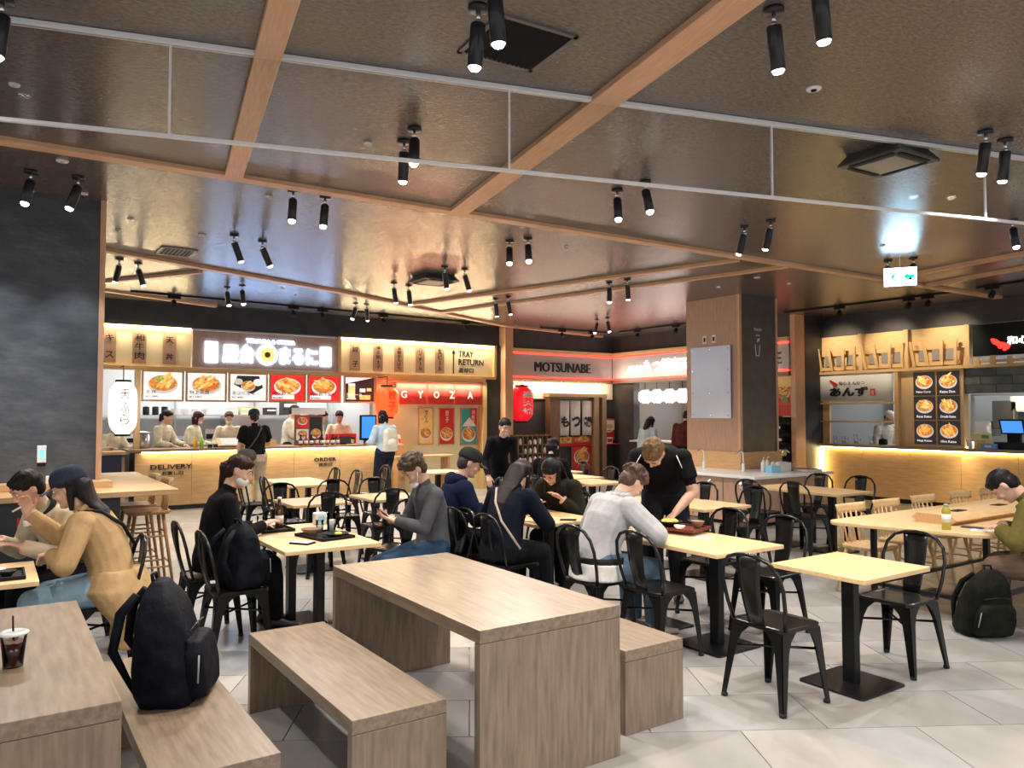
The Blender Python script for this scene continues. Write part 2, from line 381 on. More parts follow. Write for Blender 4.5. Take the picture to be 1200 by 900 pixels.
for yy, s in ((8.98, 'small black-and-white switch plate above the frosted board, nearer the far edge'), (8.78, 'small black-and-white switch plate above the frosted board, nearer the dark side')):
    s_ = thing('switch_plate', s, 'switch', (10.055, yy, 2.84)); MB().box(-.008, 0, -.04, .04, 0, .13).build('plate', M_white, s_, .002); MB().box(-.012, -.008, -.02, .02, .03, .10).build('rocker', M_black, s_)
WYc = Wall('Y', 8.255)
t = MB(); text(t, WYc, 'TRASH', 10.42, 10.62, 3.02, 3.07, 0, .003)
t.box(10.47, 10.58, 8.250, 8.255, 2.94, 2.955); WYc.poly(t, [(10.50, 2.83), (10.57, 2.86), (10.57, 2.90), (10.52, 2.89)], 0, .004)
WYc.poly(t, [(10.45, 2.79), (10.47, 2.60), (10.56, 2.60), (10.58, 2.79), (10.565, 2.79), (10.548, 2.615), (10.482, 2.615), (10.465, 2.79)], 0, .004)
o = t.build('wall_sign', M_white, None); tag(o, 'small white drinks-disposal pictogram on the dark column face', 'sign')
# ------------------------------------------------------------------ food pictures (flat print)
M_or = noisy('fried_orange_print', (.80, .36, .06), (.92, .58, .15), nscale=26, rough=.5)
M_ye = noisy('golden_print', (.88, .55, .12), (.95, .76, .35), nscale=30, rough=.5)
M_rd = mat('tomato_print', (.75, .10, .03), .5); M_gn = mat('leaf_print', (.15, .38, .06), .5)
M_bk = mat('black_print', (.02, .018, .018), .5); M_wh = mat('white_print', (.85, .84, .82), .5); M_tl = mat('teal_print', (.05, .42, .42), .5)
M_bowl = mat('bowl_print', (.55, .50, .46), .5)
def backlit(m, s):
    """a copy of a print colour for backlit menu film"""
    n = m.name + '_backlit'
    if n in MATS: return MATS[n]
    c = m.copy(); c.name = n; b = c.node_tree.nodes['Principled BSDF']
    src = b.inputs['Base Color'].links
    if src: c.node_tree.links.new(src[0].from_socket, b.inputs['Emission Color'])
    else: b.inputs['Emission Color'].default_value = b.inputs['Base Color'].default_value
    b.inputs['Emission Strength'].default_value = s
    MATS[n] = c; return c
M_br = noisy('crust_brown_print', (.42, .14, .02), (.68, .28, .06), nscale=24, rough=.5)
PRN = [M_wh, M_or, M_ye, M_rd, M_gn, M_bk, M_bowl, M_red, M_tl, M_br]
PRL = [backlit(m, .55) for m in PRN]
def food(mb, w, u0, u1, z0, z1, seed, bg=0, d=.02, long_=False, bowl=0, style='pile'):
    r = random.Random(seed); uc = (u0 + u1) / 2; U = abs(u1 - u0); Z = z1 - z0; q = [d]
    def nd(): q[0] += .0006; return q[0]
    w.box(mb, min(u0, u1), max(u0, u1), z0, z1, d - .008, d, bg)
    zc = z0 + Z * .60; A = U * .40; B = min(Z * .34, A * .8)
    if style == 'tall': zc = z0 + Z * .30; A = U * .44; B = A * .95
    if style == 'tray':
        w.poly(mb, [(uc - U * .4, z0 + Z * .62), (uc + U * .1 * w.sgn(), z0 + Z * .25), (uc + U * .42, z0 + Z * .5), (uc + U * .3, z0 + Z * .95), (uc - U * .3, z0 + Z * .95)], d, nd(), 5)
        w.ell(mb, uc - w.sgn() * U * .27, z0 + Z * .72, U * .12, Z * .12, d, nd(), 6); w.ell(mb, uc + w.sgn() * U * .27, z0 + Z * .70, U * .13, Z * .14, d, nd(), 0); A *= .5; B *= .6; zc -= Z * .03
    w.ell(mb, uc, zc - B * .12, A, B, d, nd(), bowl if bowl != bg else 6, n=24)
    w.ell(mb, uc, zc, A * .90, B * .82, d, nd(), 9, n=24)
    th0 = r.uniform(.3, 1.1) * r.choice((-1, 1))
    for k in range(16):
        t = r.uniform(0, 2 * pi); s = r.uniform(.1, .72)
        lw = A * r.uniform(.30, .55); rt_ = th0 + r.uniform(-.35, .35); cu, cz = uc + A * s * cos(t) * .8, zc + B * s * sin(t) + B * .12
        w.ell(mb, cu, cz - lw * .05, lw * 1.04, lw * .25, d, nd(), 9, rt_, 10); w.ell(mb, cu, cz, lw, lw * .20, d, nd(), r.choice((1, 2, 2, 1)), rt_, 10)
    for k in range(3):
        t = r.uniform(0, 2 * pi); w.ell(mb, uc + A * .5 * cos(t), zc + B * .5 * sin(t), A * .13, A * .09, d, nd(), r.choice((3, 4, 3)), r.uniform(0, 3), 8)
    return q[0]

# ------------------------------------------------------------------ left stall (tempura and gyoza)
WL = Wall('Y', 14.5)
f = thing('stall_fascia', 'long pale wooden fascia over the tempura and gyoza counter with hanging dish tags', 'fascia', (5.4, 14.5, 2.43))
def FB(): return MB()
def fin(mb, name, m, root, bevel=0.):
    l = root.location; o = mb.build(name, m, root, bevel, origin=(l.x, l.y, l.z)); o.location = (0, 0, 0); return o
for a, b in ((-.6, 2.92), (5.68, 9.32)): t = FB(); WL.box(t, a, b, 2.47, 3.17, -.10, -.02); fin(t, 'back_panel', mat('fascia_cream', (.80, .70, .47), .6), f)
t = FB(); WL.box(t, -.6, 9.35, 2.41, 2.47, -.06, .06); fin(t, 'lower_rail', M_pine['x'], f, .004)
for a in (9.30, 5.64): t = FB(); WL.box(t, a, a + .06, 2.47, 3.17, -.06, .06); fin(t, 'end_post', M_pine['z'], f)
for a, b in ((-.6, 2.92), (5.70, 9.30)): t = FB(); WL.box(t, a, b, 3.13, 3.15, -.015, .015); fin(t, 'led_strip', glow('warm_led', (1, .78, .42), 14), f)
TAG = [(1.62, .20, 'キス', .0), (2.08, .22, '和牛肉', 0), (2.56, .22, '天丼', 0), (6.01, .22, '餃子', 0), (6.51, .21, '博多明太子', 0), (6.98, .21, '長崎かんぱち', 0), (7.47, .21, 'ハイボール', 0), (7.94, .22, '生ビール', 0)]
for u, wd, s, _ in TAG:
    t = FB(); WL.box(t, u - wd / 2, u + wd / 2, 2.51, 3.055, 0, .008); o = fin(t, 'dish_tag', M_column, f, .003)
    t2 = MB(); n = len(s)
    if n == 2: vtext(t2, WL, s[0], u, .13, 2.86, 2.99, .02, bold=.012); vtext(t2, WL, s[1], u, .13, 2.56, 2.70, .02, bold=.012)
    elif n == 3: vtext(t2, WL, s, u, .15, 2.55, 3.02, .02, bold=.012)
    else: vtext(t2, WL, s, u, .085 if n > 4 else .10, 2.54, 3.03, .02, bold=.008)
    l = f.location; o2 = t2.build('lettering', M_ink, o, origin=(l.x, l.y, l.z))
# tray return direction painted on the fascia
t = FB(); WL.box(t, 8.285, 8.305, 2.51, 2.98, -.02, -.012); WL.poly(t, [(8.25, 2.95), (8.34, 2.95), (8.295, 3.04)], -.02, -.012)
text(t, WL, 'TRAY', 8.42, 8.80, 2.89, 3.02, -.018, .006, 0, .012); text(t, WL, 'RETURN', 8.42, 9.06, 2.71, 2.84, -.018, .006, 0, .012); text(t, WL, '返却口', 8.42, 8.80, 2.54, 2.655, -.018, .006, 0, .008)
fin(t, 'tray_return_lettering', M_ink, f)
# illuminated logo board
g = thing('logo_sign', 'wooden signboard with glowing white letters and round emblem over the tempura counter', 'sign', (4.3, 14.5, 2.47))
t = FB(); WL.box(t, 2.93, 5.64, 2.475, 3.13, -.02, .05); fin(t, 'board', M_column, g, .004)
t = FB(); text(t, WL, '屋台', 3.44, 4.01, 2.58, 2.92, .05, .03, 0, .018); text(t, WL, 'まるに', 4.48, 5.22, 2.58, 2.90, .05, .03, 0, .03)
text(t, WL, 'TEMPURA & GYOZA', 3.86, 4.77, 2.96, 3.03, .05, .02, 0, .008)
fin(t, 'glowing_lettering', M_lettw, g)
t = FB(); ring = [(4.245 + .19 * cos(2 * pi * i / 28), 2.745 + .19 * sin(2 * pi * i / 28)) for i in range(28)]
WL.poly(t, ring, .05, .075); fin(t, 'emblem_disc', M_lettw, g)
t = FB(); WL.ell(t, 4.245, 2.745, .135, .135, .075, .082, 0); WL.ell(t, 4.245, 2.745, .055, .055, .0825, .09, 1); fin(t, 'emblem_ring', [glow('gold_print', (.85, .62, .15), .9), M_walnut['x']], g)
for u, s in ((3.25, '天ぷら'), (5.38, '餃子')):
    t = FB(); WL.box(t, u - .105, u + .105, 2.57, 2.94, .05, .075); fin(t, 'glowing_box', M_lettw, g); t = MB(); vtext(t, WL, s, u, .10, 2.61, 2.92, .075, bold=.01); o = fin(t, 'lettering', M_column, g)
# photo menu boards
MEN = [(2.12, 2.80, 'white menu board with a heaped tempura rice bowl, leftmost of the row', 0, '天丼', '¥1,280'), (2.83, 3.53, 'white menu board with a tall mixed tempura bowl, second from left', 0, '特上天丼', '¥1,580'),
       (3.56, 4.27, 'white menu board showing a tempura set on a dark tray', 0, '天ぷら定食', '¥1,480'), (4.30, 5.00, 'red menu board with a plate of slim gyoza, left of the two red ones', 7, '肉汁餃子', '¥680'),
       (5.03, 5.71, 'red menu board with a gyoza plate, right of the two red ones', 7, '肉汁餃子定食', '¥980'), (5.77, 6.44, 'dark menu board with a golden beer mug, rightmost of the row', 5, '生ビール', '¥580')]
for k, (a, b, lab, bg, s1, s2) in enumerate(MEN):
    r_ = thing('menu_board', lab, 'menu board', ((a + b) / 2, 14.46, 1.86), 0, 'menu boards over the tempura counter')
    t = FB()
    for q in ((a, b, 1.86, 1.89), (a, b, 2.37, 2.40), (a, a + .03, 1.89, 2.37), (b - .03, b, 1.89, 2.37)): WL.box(t, *q, 0, .05)
    fin(t, 'frame', M_oak['x'], r_, .003)
    t = FB()
    dd = food(t, WL, a + .03, b - .03, 1.89, 2.37, 10 + k, bg, .022, style='tray' if k == 2 else 'pile')
    if k == 5:
        t = FB(); WL.box(t, a + .03, b - .03, 1.89, 2.37, .014, .022, 5); WL.poly(t, [(a + .03, 2.24), (a + .03, 2.37), (b - .06, 2.37)], .022, .0235, 0)
        WL.box(t, a + .10, a + .24, 1.95, 2.20, .022, .025, 2); WL.box(t, a + .10, a + .24, 2.20, 2.25, .022, .026, 0)
        WL.box(t, a + .34, b - .10, 1.93, 2.02, .022, .025, 1); WL.box(t, a + .34, a + .46, 2.08, 2.15, .022, .025, 0); WL.box(t, b - .18, b - .08, 2.10, 2.16, .022, .025, 2); dd = .026
    fin(t, 'photo_print', PRL, r_)
    t = FB(); dk = 5
    if bg == 7: WL.box(t, a + .05, a + .47, 1.92, 2.0, dd, dd + .001, 0)
    text(t, WL, s1, a + .06, a + .06 + .085 * len(s1), 1.99, 2.06, dd + .001, .002, 5 if bg != 5 else 0, .008); text(t, WL, s2, a + .06, a + .26, 1.925, 1.965, dd + .001, .002, 5 if bg != 5 else 0, .01)
    fin(t, 'lettering', PRL, r_)
# posts and lintel of the serving hatch
struct('trim_17', MB().box(2.02, 2.10, 14.42, 14.56, 1.03, 2.41).box(6.45, 6.55, 14.42, 14.62, 0, 2.41), M_pine['z'])
struct('trim_18', MB().box(1.2, 6.55, 14.44, 14.54, 2.395, 2.41), M_pine['x'])
# counter
k_ = thing('serving_counter', 'long light wood serving counter lit along its top edge, lettered DELIVERY and ORDER', 'counter', (4.3, 14.5, 0))
def lc(mb, name, m, bevel=0.): return fin(mb, name, m, k_, bevel)
for i in range(5):
    x0 = 2.0 + i * .90
    lc(MB().box(x0, x0 + .895, 14.2, 14.24, .08, .98), 'panel', M_counterw)
lc(MB().box(6.5, 6.56, 14.15, 14.75, .0, 1.02), 'end_panel', M_oak['z'])
lc(MB().box(2.0, 6.5, 14.24, 14.85, .0, .98), 'carcass', M_dark); lc(MB().box(1.88, 6.58, 14.12, 14.9, 1.0, 1.045), 'worktop', M_walnut['x'] if 0 else wood('brown_top', (.30, .18, .10), (.40, .25, .14), 'x'), .004)
lc(MB().box(2.1, 6.45, 14.165, 14.19, .982, .998), 'led_strip', glow('warm_led', (1, .78, .42), 14))
WC = Wall('Y', 14.2)
t = MB(); text(t, WC, 'DELIVERY', 2.24, 2.90, .70, .78, 0, .012, 0, .008); text(t, WC, 'お渡し口', 2.42, 2.76, .60, .665, 0, .012, 0, .008)
text(t, WC, 'ORDER', 5.08, 5.52, .74, .81, 0, .012, 0, .008); text(t, WC, '注文口', 5.17, 5.44, .65, .71, 0, .012, 0, .008); lc(t, 'lettering', M_ink)
s = thing('side_counter', 'low pass-through counter with a dark blue panel beside the slate wall', 'counter', (1.5, 14.4, 0))
fin(MB().box(1.0, 1.86, 14.2, 14.8, 0, .55).box(1.0, 1.86, 14.3, 14.8, .55, .92), 'carcass', M_oak['x'], s); fin(MB().box(1.05, 1.80, 14.18, 14.2, .60, .96).box(1.05, 1.8, 14.2, 14.3, .6, .96), 'blue_panel', mat('navy_panel', (.015, .02, .06), .4), s)
fin(MB().box(1.0, 1.87, 14.15, 14.85, .97, 1.02), 'worktop', M_oak['x'], s, .004)
# lanterns
def lantern(lab, c, r, h, m, chars, mi, cap=M_black, yoff=0, parentname='paper_lantern', wall='Y', bw=.05, tw=None, group=None, hook=None):
    q = thing(parentname, lab, 'lantern', (c[0], c[1], c[2] - h / 2), 0, group)
    prof = [(r * .50, 0)]; N = 22
    for i in range(N + 1):
        tt = i / N; rr = r * (1 - .50 * abs(2 * tt - 1) ** 5.0); prof.append((rr * (1 if i % 2 else .985), h * (.02 + .96 * tt)))
    prof.append((r * .5, h))
    MB().lathe(prof, 24).build('shade', m, q)
    MB().lathe([(r * .48, 0), (r * .55, 0), (r * .55, .035), (r * .48, .035)], 20, T=Matrix.Translation((0, 0, h - .005))).build('top_hoop', cap, q)
    MB().lathe([(r * .48, 0), (r * .55, 0), (r * .55, .035), (r * .48, .035)], 20, T=Matrix.Translation((0, 0, -.03))).build('bottom_hoop', cap, q)
    t = MB(); n = len(chars); hh = h * .72 / max(n, 1)
    for i, ch in enumerate(chars):
        a, fs = text_geo(ch, .05, bw); lo = a.min(0); hi = a.max(0); wch = tw or r * .9; hch = hh * .82; z1 = h * .86 - i * hh
        vs = []
        for x, y, z in a:
            lx = ((x - lo[0]) / (hi[0] - lo[0]) - .5) * wch; lz = z1 - hch + (y - lo[1]) / (hi[1] - lo[1]) * hch
            rr = r * 1.012 + (z + .05) * .06; an = lx / r
            vs.append((rr * sin(an), -rr * cos(an), lz))
        if wall == 'X': vs = [(y_, -x_, z_) for x_, y_, z_ in vs]
        t.add(vs, fs)
    if chars: t.build('lettering', mi, q)
    if hook: MB().tube([(0, 0, h), (0, 0, h + hook[2]), (0, hook[1], h + hook[2])], .008, 6).build('hanging_arm', M_black, q)
    return q
lantern('large glowing white paper lantern with faint vertical writing beside the slate wall', (1.78, 14.0, 1.74), .215, .86, glow('lit_white_paper', (1, .97, .84), 1.1), '天ぷら', mat('grey_ink', (.25, .25, .2), .6), bw=0., tw=.13, hook=(.0, .42, .26))
lantern('glowing orange-red paper lantern left of the gyoza curtain', (6.49, 14.0, 1.88), .235, .60, glow('lit_orange_paper', (1, .05, .006), 1.5), '餃子', M_red, bw=.01, tw=.16, hook=(.0, .42, .2))
# gyoza alcove
struct('wall_alcove', MB().box(6.55, 9.04, 14.62, 14.78, 0, 2.41), M_cream)
struct('trim_19', MB().box(6.46, 9.05, 14.40, 14.62, 2.34, 2.41).box(8.98, 9.08, 14.40, 14.62, 0, 2.34), M_pine['x'])
n_ = thing('noren_curtain', 'red half-length doorway curtain lettered GYOZA', 'curtain', (7.9, 14.36, 1.80))
cuts = [6.86, 7.58, 8.28, 8.92]
ed = [6.86, 7.57, 8.24, 8.93]
for i in range(3):
    a, b = ed[i] + .004, ed[i + 1] - .004
    t = MB(); t.grid(lambda u, v, a=a, b=b, i=i: ((a + (b - a) * u, 14.37 + .012 * sin(u * 14 + i) * (1 - v), 1.84 + .46 * v), (0, -1, 0)), 14, 2, .004); fin(t, 'panel', M_redcloth, n_)
t = MB(); WN = Wall('Y', 14.36)
for ch, u in zip('GYOZA', (7.03, 7.41, 7.79, 8.17, 8.62)):
    text(t, WN, ch, u - .065, u + .065, 1.97, 2.12, .004, .006, 0, .015)
fin(t, 'lettering', M_wh, n_)
fin(MB().tube([(6.8, 14.375, 2.305), (8.98, 14.375, 2.305)], .012), 'rod', M_oak['x'], n_)
POS = [(7.49, 7.85, .99, 1.78, 'narrow framed poster in gold tones, leftmost of three on the cream wall', 2), (7.98, 8.37, .97, 1.78, 'narrow framed red poster with a plate of gyoza, middle of three', 7), (8.52, 8.95, .95, 1.78, 'narrow framed teal and red poster with a gyoza plate, rightmost of three', 8)]
WA = Wall('Y', 14.62)
for k, (a, b, z0, z1, lab, bg) in enumerate(POS):
    r_ = thing('framed_poster', lab, 'poster', ((a + b) / 2, 14.62, z0))
    t = MB()
    for q in ((a, b, z0, z0 + .02), (a, b, z1 - .02, z1), (a, a + .02, z0, z1), (b - .02, b, z0, z1)): WA.box(t, *q, 0, .03)
    fin(t, 'frame', M_oak['z'], r_)
    t = MB(); dd = food(t, WA, a + .02, b - .02, z0 + .02, z1 - .02, 40 + k, bg, .014, style='tall')
    if k == 2: WA.box(t, a + .24, b - .02, z0 + .42, z1 - .02, dd, dd + .001, 7); WA.poly(t, [(a + .03, z0 + .42), (b - .03, z0 + .42), ((a + b) / 2, z0 + .62)], dd, dd + .002, 0)
    fin(t, 'print', PRN, r_)
    t = MB(); vtext(t, WA, ('餃子ビール', '餃子', '羽餃子')[k], (a + b) / 2 + (.10 if k == 2 else 0), .08, z0 + .46, z1 - .06, dd + .002, bold=.008); fin(t, 'lettering', M_wh if k else M_bk, r_)
sh = thing('side_bench_table', 'narrow wooden wall table with a slanted brace under the gyoza posters', 'table', (7.3, 14.0, 0))
fin(MB().box(6.62, 7.93, 13.85, 14.2, .76, .80), 'tabletop', M_top['x'], sh, .003)
fin(MB().box(7.80, 7.85, 13.87, 14.18, 0, .76), 'leg', M_oak['z'], sh); fin(MB().box(6.66, 6.71, 13.87, 14.18, 0, .76), 'leg', M_oak['z'], sh)
fin(MB().tube([(7.45, 14.0, .008), (7.30, 14.0, .74)], .02, 4), 'brace', M_oak['z'], sh); fin(MB().box(6.70, 7.81, 13.98, 14.06, .40, .46), 'stretcher', M_oak['x'], sh)

# kitchen shelving and fittings of the left stall
ks = thing('kitchen_shelf', 'stainless kitchen wall shelf running behind the staff of the tempura stall', 'shelf', (4.2, 16.6, 1.78))
fin(MB().box(1.4, 6.4, 16.45, 16.95, 1.60, 1.62), 'board', M_steel, ks)
for x in (1.45, 3.1, 4.7, 6.35): fin(MB().box(x, x + .03, 16.9, 16.95, 1.0, 2.4), 'upright', M_steel, ks)
wc = thing('kitchen_workbench', 'stainless steel workbench along the back of the tempura kitchen', 'workbench', (4.2, 16.6, 0))
fin(MB().box(1.2, 6.4, 16.3, 16.97, .86, .9), 'worktop', M_steel, wc, .004); fin(MB().box(1.2, 6.4, 16.4, 16.96, 0, .86), 'cabinet', M_steel, wc)
for i in range(5): fin(MB().box(1.7 + i, 1.9 + i, 16.385, 16.4, .66, .68), 'handle', M_chrome, wc)
fr = thing('refrigerator', 'tall stainless upright refrigerator behind the masked staff member', 'refrigerator', (4.3, 16.5, .9))
fin(MB().box(4.0, 4.62, 16.35, 16.9, .9, 1.60), 'body', M_steel, fr, .01); fin(MB().box(4.03, 4.59, 16.33, 16.35, .94, 1.56), 'door', M_steel, fr, .004); fin(MB().box(4.07, 4.09, 16.30, 16.33, 1.1, 1.4), 'handle', M_chrome, fr)
for i in range(5):
    x = 2.18 + i * .17; q = thing('black_canister', 'small black canister standing on the stainless kitchen shelf', 'canister', (x, 16.6, 1.62), 0, 'black canisters on the kitchen shelf')
    MB().lathe([(.055, 0), (.06, .01), (.06, .13), (.05, .14)], 12).build('body', M_black, q); MB().lathe([(.062, .14), (.062, .16), (.02, .17)], 12).build('lid', M_rubber, q)
for i in range(4):
    x = 3.05 + i * .19
    for j in range(3):
        q = tag(MB().lathe([(.03, 0), (.035, .01), (.085, .06), (.08, .06), (.03, .015), (.001, .015)], 14, c=(0, 0, 0)).build('bowl', M_whiteg, None, origin=(0, 0, 0)), 'white china bowl in a low stack on the kitchen shelf', 'bowl', 'white bowls stacked on the kitchen shelf'); q.location = (x, 16.6, 1.622 + j * .028)
for (x, w_, h_, m_, lab, z) in ((4.15, .22, .12, M_white, 'white plastic tub on the kitchen shelf right of the bowls', 1.622), (4.50, .38, .16, mat('pale_yellow_box', (.68, .72, .42), .6), 'pale yellow-green box on the kitchen shelf', 1.622), (4.95, .22, .14, M_dark, 'dark blue box on the kitchen shelf, right of the yellow one', 1.622),
                               (2.35, .40, .34, M_white, 'white panelled appliance on the workbench at the left', .90), (3.0, .42, .28, mat('pale_grey_plastic', (.5, .55, .55), .5), 'grey countertop machine between two kitchen staff', .90), (5.35, .30, .30, M_dark, 'dark appliance high behind the taller cook', 1.622), (3.75, .28, .42, M_steel, 'stainless hopper machine left of the refrigerator', .90)):
    q = thing('kitchen_machine' if z < 1 else 'storage_box', lab, 'machine' if z < 1 else 'box', (x, 16.62, z))
    MB().box(-w_ / 2, w_ / 2, -.14, .14, 0, h_).build('body', m_, q, .008); MB().box(-w_ / 2 + .02, w_ / 2 - .02, -.15, -.14, h_ * .55, h_ * .8).build('front_panel', M_black if z < 1 else M_paper, q); MB().box(-w_ / 2 - .004, w_ / 2 + .004, -.144, .144, h_, h_ + .012).build('lid', m_, q)
def rack_bottles(y, xs, lab, z, cols, grp):
    for i, x in enumerate(xs):
        q = thing('sauce_bottle', lab, 'bottle', (x, y, z), 0, grp)
        MB().lathe([(.036, 0), (.038, .005), (.038, .11), (.015, .15), (.015, .175)], 10).build('body', cols[i % len(cols)], q)
        MB().lathe([(.039, 0), (.039, .06)], 10, T=Matrix.Translation((0, 0, .03))).build('label', M_paper, q); MB().lathe([(.018, .175), (.018, .20), (.005, .202)], 8).build('cap', M_red if i % 2 else M_black, q)
rack_bottles(14.32, [4.86 + i * .105 for i in range(8)], 'small dark sauce bottle with pale label in a row on the counter', 1.045, [mat('soy_brown', (.05, .02, .012), .2), mat('chilli_red', (.35, .03, .02), .3)], 'sauce bottles on the tempura counter')
q = thing('menu_stand', 'upright counter display with gyoza pictures behind the sauce bottles', 'display stand', (5.08, 14.52, 1.045))
W2 = Wall('Y', 14.5)
fin(MB().box(4.80, 5.36, 14.5, 14.53, 1.045, 1.62), 'board', M_walnut['x'], q, .003); t = MB(); food(t, W2, 4.83, 5.07, 1.38, 1.60, 71, 7, .01); food(t, W2, 4.83, 5.07, 1.14, 1.35, 72, 0, .01); food(t, W2, 5.10, 5.33, 1.14, 1.58, 73, 5, .01, style='tall'); fin(t, 'print', PRN, q)
fin(MB().box(4.74, 5.40, 14.49, 14.50, 1.63, 1.76), 'topper', M_wh, q)
def tray_(root, x0, x1, y0, y1, z, m=M_black, name='tray'):
    t = MB().box(x0, x1, y0, y1, z, z + .008)
    for a in ((x0, x1, y0, y0 + .012), (x0, x1, y1 - .012, y1), (x0, x0 + .012, y0, y1), (x1 - .012, x1, y0, y1)): t.box(*a, z + .008, z + .022)
    return t
q = thing('slanted_tray_stand', 'light wood slanted stand holding a white sheet on the tempura counter', 'stand', (3.66, 14.38, 1.045)); T = Matrix.Translation((0, 0, .09)) @ Matrix.Rotation(radians(28), 4, 'X')
MB().box(-.32, .32, -.14, .14, -.01, .01, T=T).build('board', M_pine['x'], q, .003); MB().box(-.24, .24, -.12, .12, .01, .014, T=T).build('sheet', M_paper, q); MB().box(-.3, .3, .02, .13, 0, .06).build('foot', M_pine['x'], q)
q = thing('soup_bowl', 'small dark soup bowl on the counter in front of the slanted stand', 'bowl', (3.83, 14.2, 1.045)); MB().lathe([(.03, 0), (.035, .008), (.068, .05), (.065, .06), (.058, .055), (.02, .015), (.001, .014)], 16).build('shell', M_walnut['x'], q); MB().lathe([(.001, 0), (.058, .002)], 16, T=Matrix.Translation((0, 0, .045))).build('soup', M_or, q)
q = thing('wooden_box_tray', 'open light wood box on the counter in front of the masked staff member', 'box', (4.25, 14.36, 1.045)); tray_(q, -.2, .2, -.1, .1, 0).build('tray', M_pine['x'], q); MB().box(-.18, .18, .06, .10, .022, .12).build('back_board', M_pine['x'], q); MB().box(-.1, -.02, -.04, .04, .02, .04).build('card', M_paper, q)
for x, m_, lab, nm in ((2.98, mat('orange_plastic', (.9, .45, .03), .4), 'orange squeeze bottle on the left of the tempura counter', 'squeeze_bottle'), (3.08, mat('lime_plastic', (.35, .7, .08), .4), 'lime green squeeze bottle next to the orange one', 'squeeze_bottle')):
    q = thing(nm, lab, 'bottle', (x, 14.32, 1.045)); MB().lathe([(.036, 0), (.038, .01), (.038, .13), (.02, .15)], 12).build('body', m_, q); MB().lathe([(.02, .15), (.018, .17), (.006, .20)], 10).build('nozzle', m_, q)
for i in range(2):
    q = thing('seasoning_pot', 'small dark lidded seasoning pot beside the squeeze bottles', 'pot', (3.22 + i * .10, 14.32, 1.045), 0, 'seasoning pots on the counter'); MB().lathe([(.035, 0), (.042, .01), (.042, .06)], 12).build('body', M_dark, q); MB().lathe([(.044, .06), (.04, .075), (.008, .08), (.008, .09)], 12).build('lid', M_paper, q)
q = thing('steel_stockpot', 'tall stainless stockpot beside the white lantern', 'pot', (2.18, 14.75, 1.045)); MB().lathe([(.13, 0), (.135, .01), (.135, .26)], 20).build('body', M_steel, q); MB().lathe([(.14, .26), (.14, .275), (.02, .30)], 20).build('lid', M_steel, q)
q = thing('tablet_terminal', 'black tablet terminal facing the cook behind the order counter', 'tablet', (5.72, 14.35, 1.045)); T = Matrix.Translation((0, 0, .07)) @ Matrix.Rotation(radians(-30), 4, 'X'); MB().box(-.16, .16, -.01, .01, -.06, .10, T=T).build('screen_back', M_black, q, .004); MB().box(-.05, .05, -.06, .06, 0, .015).build('foot', M_black, q)
for i, x in enumerate((5.66, 6.1)):
    q = thing('bottle_green_pack', ('bright green pack on the counter left of the cook in the middle', 'bright green pack beside the right-hand cook')[i], 'pack', (x - .12 * i, 14.62, 1.045)); MB().box(-.06, .06, -.04, .04, 0, .09).build('body', mat('bright_green', (.3, .75, .08), .5), q, .01); MB().box(-.04, .04, -.045, -.04, .02, .07).build('label', M_paper, q)
for i, x in enumerate((5.66, 5.80)):
    q = thing('hanging_cup_stack', ('white cup stack hanging left of the amber one', 'amber-and-white cup stack behind the cooks')[i], 'cup stack', (x, 16.55, 1.40)); MB().lathe([(.06, 0), (.075, .28), (.06, .29)], 12).build('cups', (M_white, M_ye)[i], q); MB().lathe([(.078, .28), (.078, .33), (.03, .36)], 12).build('lid', M_white, q)
# kiosk at the end of the counter
q = thing('order_kiosk', 'dark touch-screen ordering kiosk with a blue screen under the orange lantern', 'kiosk', (6.12, 14.12, 1.045))
fin(MB().box(5.96, 6.30, 14.08, 14.13, 1.13, 1.62), 'housing', M_black, q, .006); fin(MB().box(5.99, 6.27, 14.07, 14.08, 1.17, 1.59), 'screen', glow('blue_screen', (.02, .14, .42), 1.2), q); fin(MB().box(6.08, 6.18, 14.08, 14.2, 1.045, 1.14), 'stand', M_black, q)
q = thing('flyer_rack', 'rack of small red and white flyers on the end of the counter', 'flyer rack', (6.70, 14.2, 0)); fin(MB().box(6.62, 6.94, 14.1, 14.4, 0, 1.02), 'pedestal', M_oak['z'], q, .003)
for i in range(4):
    T = Matrix.Translation((6.66 + .07 * i, 14.25, 1.02)) @ Matrix.Rotation(radians(-20), 4, 'X'); fin(MB().box(0, .06, -.005, .005, 0, .30 - .03 * i, T=T).box(0.005, .055, -.007, -.005, .03, .12, 1, T=T), 'flyer', [M_wh, M_red], q)
q = thing('napkin_dispenser', 'red counter unit with dark drawers left of the kiosk', 'dispenser', (5.55, 14.9, 1.0)); fin(MB().box(5.62, 6.2, 14.85, 15.05, .9, 1.24), 'body', M_red, q, .004); fin(MB().box(5.66, 6.16, 14.84, 14.85, 1.12, 1.16), 'slot', M_black, q)

